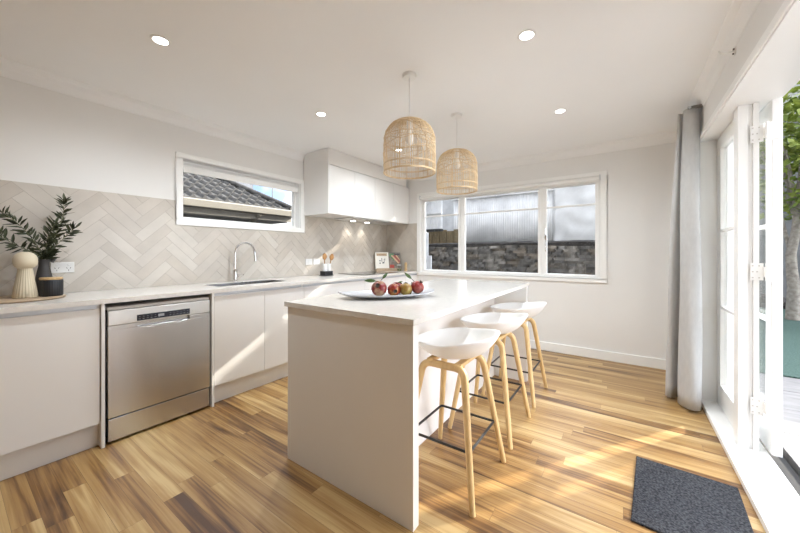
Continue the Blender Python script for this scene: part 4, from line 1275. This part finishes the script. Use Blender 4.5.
# ------------------------------------------------------------------ outside: retaining wall, fence and added house beyond the far window
def stone_wall(name, x0_, x1_, y_, z0_, topf, label):
    bm = MB()
    step = 0.03
    nx = int((x1_ - x0_) / step); nz = 30
    grid = []
    for i in range(nx + 1):
        x = x0_ + i * step; zt_ = topf(x); col = []
        for j in range(nz + 1):
            z = z0_ + (zt_ - z0_) * j / nz
            d, p = noise.voronoi(Vector((x * 5.2, 0.0, z * 8.5)) + Vector((0.25 * noise.noise(Vector((x * 5, 0, z * 5))), 0, 0.2)))
            gap = d[1] - d[0]
            y = y_ - 0.050 * min(1, gap * 4.5) ** 0.5 + 0.02 * noise.noise(Vector((x * 9, 3, z * 9))) + 0.03 * noise.noise(p[0] * 3.1)
            col.append((bm.bm.verts.new((x, y, z)), p[0]))
        grid.append(col)
    for i in range(nx):
        for j in range(nz):
            f = bm.bm.faces.new((grid[i][j][0], grid[i + 1][j][0], grid[i + 1][j + 1][0], grid[i][j + 1][0]))
            f.material_index = int((noise.noise(grid[i][j][1] * 5.3) * 0.5 + 0.5) * 4.999) % 4
    # back and top
    for i in range(nx):
        a, b = grid[i][-1][0], grid[i + 1][-1][0]
        c = bm.bm.verts.new((b.co.x, y_ + 0.4, b.co.z)); d_ = bm.bm.verts.new((a.co.x, y_ + 0.4, a.co.z))
        bm.bm.faces.new((a, b, c, d_))
    o = bm.build(name, STONES, origin=(0, 0, 0))
    return tag(o, label, 'wall')
STONES = [mat('field_stone_%s' % n_, c, 0.9, color2=c2, vscale=9, bump=0.5, bscale=25) for n_, c, c2 in
          (('grey', (0.095, 0.086, 0.075), (0.15, 0.135, 0.118)), ('brown', (0.09, 0.074, 0.058), (0.13, 0.11, 0.088)), ('dark', (0.065, 0.06, 0.054), (0.11, 0.102, 0.094)), ('pale', (0.11, 0.10, 0.087), (0.17, 0.155, 0.137)))]
random.seed(5)
stone_wall('stone_wall', -4.6, 0.85, 5.85, -0.1, lambda x: 1.325 + 0.015 * math.sin(x * 3.0), 'dry stone retaining wall of dark field stones outside the three-pane window')
# dark earth bank along the top of the stones
mb = MB(); rings = []
for i in range(60):
    x = -4.6 + i * 5.45 / 59
    hgt = 1.40 + 0.02 * noise.noise(Vector((x * 2.2, 0, 0))) + 0.02 * noise.noise(Vector((x * 9, 1, 0)))
    rings.append([Vector((x, 5.86, 1.20)), Vector((x, 5.87, hgt - 0.02)), Vector((x, 6.0, hgt)), Vector((x, 6.5, hgt + 0.03)), Vector((x, 6.5, 1.2))])
mb.rings(rings)
sets(mb.build('earth_bank', M['soil'], origin=(0, 0, 0), smooth=True))
# white painted fence of upright corrugations
def corrugated(x0_, x1_, y_, z0_, z1_, pitch=0.045, amp=0.004):
    mb = MB(); front = []; n_ = int((x1_ - x0_) / pitch * 6)
    lo, hi = [], []
    for i in range(n_ + 1):
        x = x0_ + (x1_ - x0_) * i / n_
        y = y_ + amp * math.cos(2 * PI * x / pitch)
        lo.append(Vector((x, y, z0_))); hi.append(Vector((x, y, z1_ + 0.015 * math.sin(x * 1.5))))
    mb.rings([lo, hi], closed=False)
    return mb
fe = thing('white_fence', (-1.2, 6.52, 1.3), 'white corrugated fence standing above the stone wall outside the window', 'fence')
corrugated(-3.05, -1.06, 6.42, 1.30, 2.36).build('fence_sheet', M['extwhite'], fe, smooth=True, angle=170, solidify=0.006)
MB().box((-3.10, 6.38, 2.34), (-1.06, 6.46, 2.39)).build('capping', M['extwhite'], fe, bevel=0.005)
fp = thing('white_fence', (0.1, 6.5, 1.3), 'white rendered wall panel at the right end of the corrugated fence', 'fence')
mb = MB()
nxg, nzg = 40, 24
g = [[mb.bm.verts.new((-1.055 + 1.90 * i / nxg, 6.415 + 0.03 * noise.noise(Vector((i * 0.18, j * 0.25, 2))), 1.30 + 1.12 * j / nzg)) for j in range(nzg + 1)] for i in range(nxg + 1)]
for i in range(nxg):
    for j in range(nzg):
        mb.bm.faces.new((g[i][j], g[i + 1][j], g[i + 1][j + 1], g[i][j + 1]))
mb.build('render', M['extwhite'], fp, smooth=True, angle=170, solidify=0.03)
# white house added behind the fence so its eave trims the sun patches
hs = thing('sun_blocking_house', (1.0, 13, 0), 'tall white weatherboard house added behind the corrugated fence to cut off low sun', 'house')
mb = MB()
for k in range(15):
    mb.box((-7.0, 12.4 - 0.012 * (k % 2), k * 0.409), (5.4, 14.0, 0.405 + k * 0.409))
mb.build('cladding', M['extwhite'], hs)
MB().box((-7.2, 12.0, 6.14), (5.5, 14.2, 6.26)).build('eave', M['gutter'], hs)
# timber outbuilding on the left
ob = thing('white_outbuilding', (-4.0, 6.2, 0), 'white boarded outbuilding with a diagonal brace seen in the left window pane', 'outbuilding')
mb = MB()
for k in range(14):
    xa = -4.46 + k * 0.094
    mb.box((xa, 6.05, 1.70), (xa + 0.088, 6.08, 2.9))
mb.build('boards', M['extwhite'], ob, bevel=0.002)
MB().box((-4.48, 6.02, 1.66), (-3.14, 6.10, 1.71)).build('beam', M['dark_gap'], ob)
for px_ in (-4.40, -3.68):
    MB().box((px_ - 0.04, 6.085, -0.1), (px_ + 0.04, 6.165, 1.70)).build('post', M['extwhite'], ob)
mb = MB()
r3 = Matrix.Rotation(math.radians(-38), 3, 'Y')
mb.box((-4.0, 6.0, 2.25), (-3.0, 6.045, 2.32), rot=r3, pivot=(-3.5, 6.0, 2.28))
mb.build('brace', M['extwhite'], ob)
mb = MB().box((-4.48, 5.99, 2.03), (-3.14, 6.048, 2.09)); mb.build('rail', M['extwhite'], ob)
tb = thing('timber_edging', (-3.0, 6.2, 1.3), 'brown timber boards below the white outbuilding in the left window pane', 'edging')
for k in range(5):
    box('board', (-3.62 + k * 0.165, 6.22, 1.25), (-3.465 + k * 0.165, 6.27, 1.70 - 0.03 * (k % 2)), M['boardbrown'], tb, bevel=0.004)
gt = thing('white_gate', (-3.1, 5.3, 0), 'narrow white boarded gate beside the stone wall in the left window pane', 'gate')
mb = MB()
for k in range(5):
    mb.box((-3.42 + k * 0.075, 5.42, 0.0), (-3.35 + k * 0.075, 5.45, 1.60 - (0.0 if k < 4 else 0.45)))
mb.build('boards', M['extwhite'], gt, bevel=0.002)
MB().box((-3.18, 5.41, 1.02), (-3.15, 5.418, 1.08)).build('latch', M['soffit'], gt)

# ------------------------------------------------------------------ outside: neighbour's roof beyond the left window
nb = thing('neighbour_house', (-6.5, 2.0, 0), 'neighbouring house with a grey tiled hip roof outside the narrow window', 'house')
EX, EZ, SL = -4.75, 1.93, 0.50
def hip_y(dx): return 3.50 - dx * 0.62       # right hand hip edge
mb = MB()
NU, ROWS = 0, 13
rowd = 0.20
wv = 0.15
def tile_z(dx, y):
    row = dx / rowd
    fr = row - math.floor(row)
    c = math.cos(2 * PI * y / wv)
    return 0.040 * (max(0, c) ** 1.2) + 0.028 * (1 - fr)
for rI in range(ROWS):
    ys = [-1.5 + i * wv / 8 for i in range(int(6.2 / wv * 8))]
    d0, d1 = rI * rowd, (rI + 1) * rowd - 0.0005
    for i in range(len(ys) - 1):
        ya, yb = ys[i], ys[i + 1]
        lim = hip_y((d0 + d1) / 2)
        if ya > lim: break
        q = []
        for dx, y in ((d0, ya), (d0, yb), (d1, yb), (d1, ya)):
            q.append(mb.bm.verts.new((EX - dx, y, EZ + SL * dx + tile_z(dx + 1e-4 if dx == d0 else dx, y))))
        mb.bm.faces.new(q)
        # butt end of the tile
        q2 = [mb.bm.verts.new((EX - d0, ya, EZ + SL * d0 - 0.005)), mb.bm.verts.new((EX - d0, yb, EZ + SL * d0 - 0.005))]
        mb.bm.faces.new((q2[0], q2[1], q[1], q[0]))
mb.build('roof_tiles', M['rooftile'], nb, smooth=True, angle=50)
MB().tube([(EX - d, hip_y(d), EZ + SL * d + 0.05) for d in (0, 0.5, 1, 1.5, 2, 2.7)], 0.045, 10).build('hip_capping', M['rooftile'], nb, smooth=True)
# far slope of the hip
MB().poly([(EX, 3.5, EZ), (EX - 2.7, hip_y(2.7), EZ + SL * 2.7), (EX - 3.4, hip_y(2.7), EZ + SL * 2.7), (EX - 3.4, 3.5, EZ)]).build('hip_slope', M['rooftile'], nb)
gp = [(0.0, 0.0), (0.0, 0.11), (0.10, 0.115), (0.115, 0.10), (0.10, 0.01)]
rings = [[Vector((EX + a - 0.02, y, EZ - 0.115 + b)) for a, b in gp] for y in (-1.5, 3.55)]
MB().rings(rings).build('gutter', M['gutter'], nb, bevel=0.006)
MB().box((EX - 0.10, -1.5, EZ - 0.19), (EX - 0.025, 3.52, EZ - 0.02)).build('fascia', M['gutter'], nb)
MB().box((EX - 0.50, -1.5, EZ - 0.20), (EX - 0.105, 3.50, EZ - 0.185)).build('soffit', M['soffit'], nb)
mb = MB()
for k in range(12):
    mb.box((EX - 0.62 - 0.006 * (k % 2), -1.5, 0.0 + k * 0.145), (EX - 0.5, 3.45, 0.143 + k * 0.145))
mb.build('weatherboards', M['soffit'], nb)
ds = MB().tube([(EX + 0.03, 2.9, EZ - 0.11), (EX - 0.2, 2.86, EZ - 0.26), (EX - 0.42, 2.8, EZ - 0.34)], 0.035, 10).build('downpipe', M['gutter'], nb, smooth=True)
fh = thing('distant_house', (-9.0, 3.5, 0), 'grey gable end of a further house rising behind the tiled roof', 'house')
MB().box((-11.0, 2.0, 0), (-9.0, 5.30, 3.62)).build('wall', M['housegrey'], fh)
MB().box((-11.2, 1.8, 3.62), (-8.9, 5.36, 3.74)).build('roof', M['rooftile'], fh)
an = thing('aerial', (-7.2, 4.75, 0), 'thin television aerial mast against the sky in the narrow window', 'aerial')
MB().tube([(-7.2, 4.75, -0.1), (-7.2, 4.75, 3.2)], 0.012, 6).build('mast', M['soffit'], an)
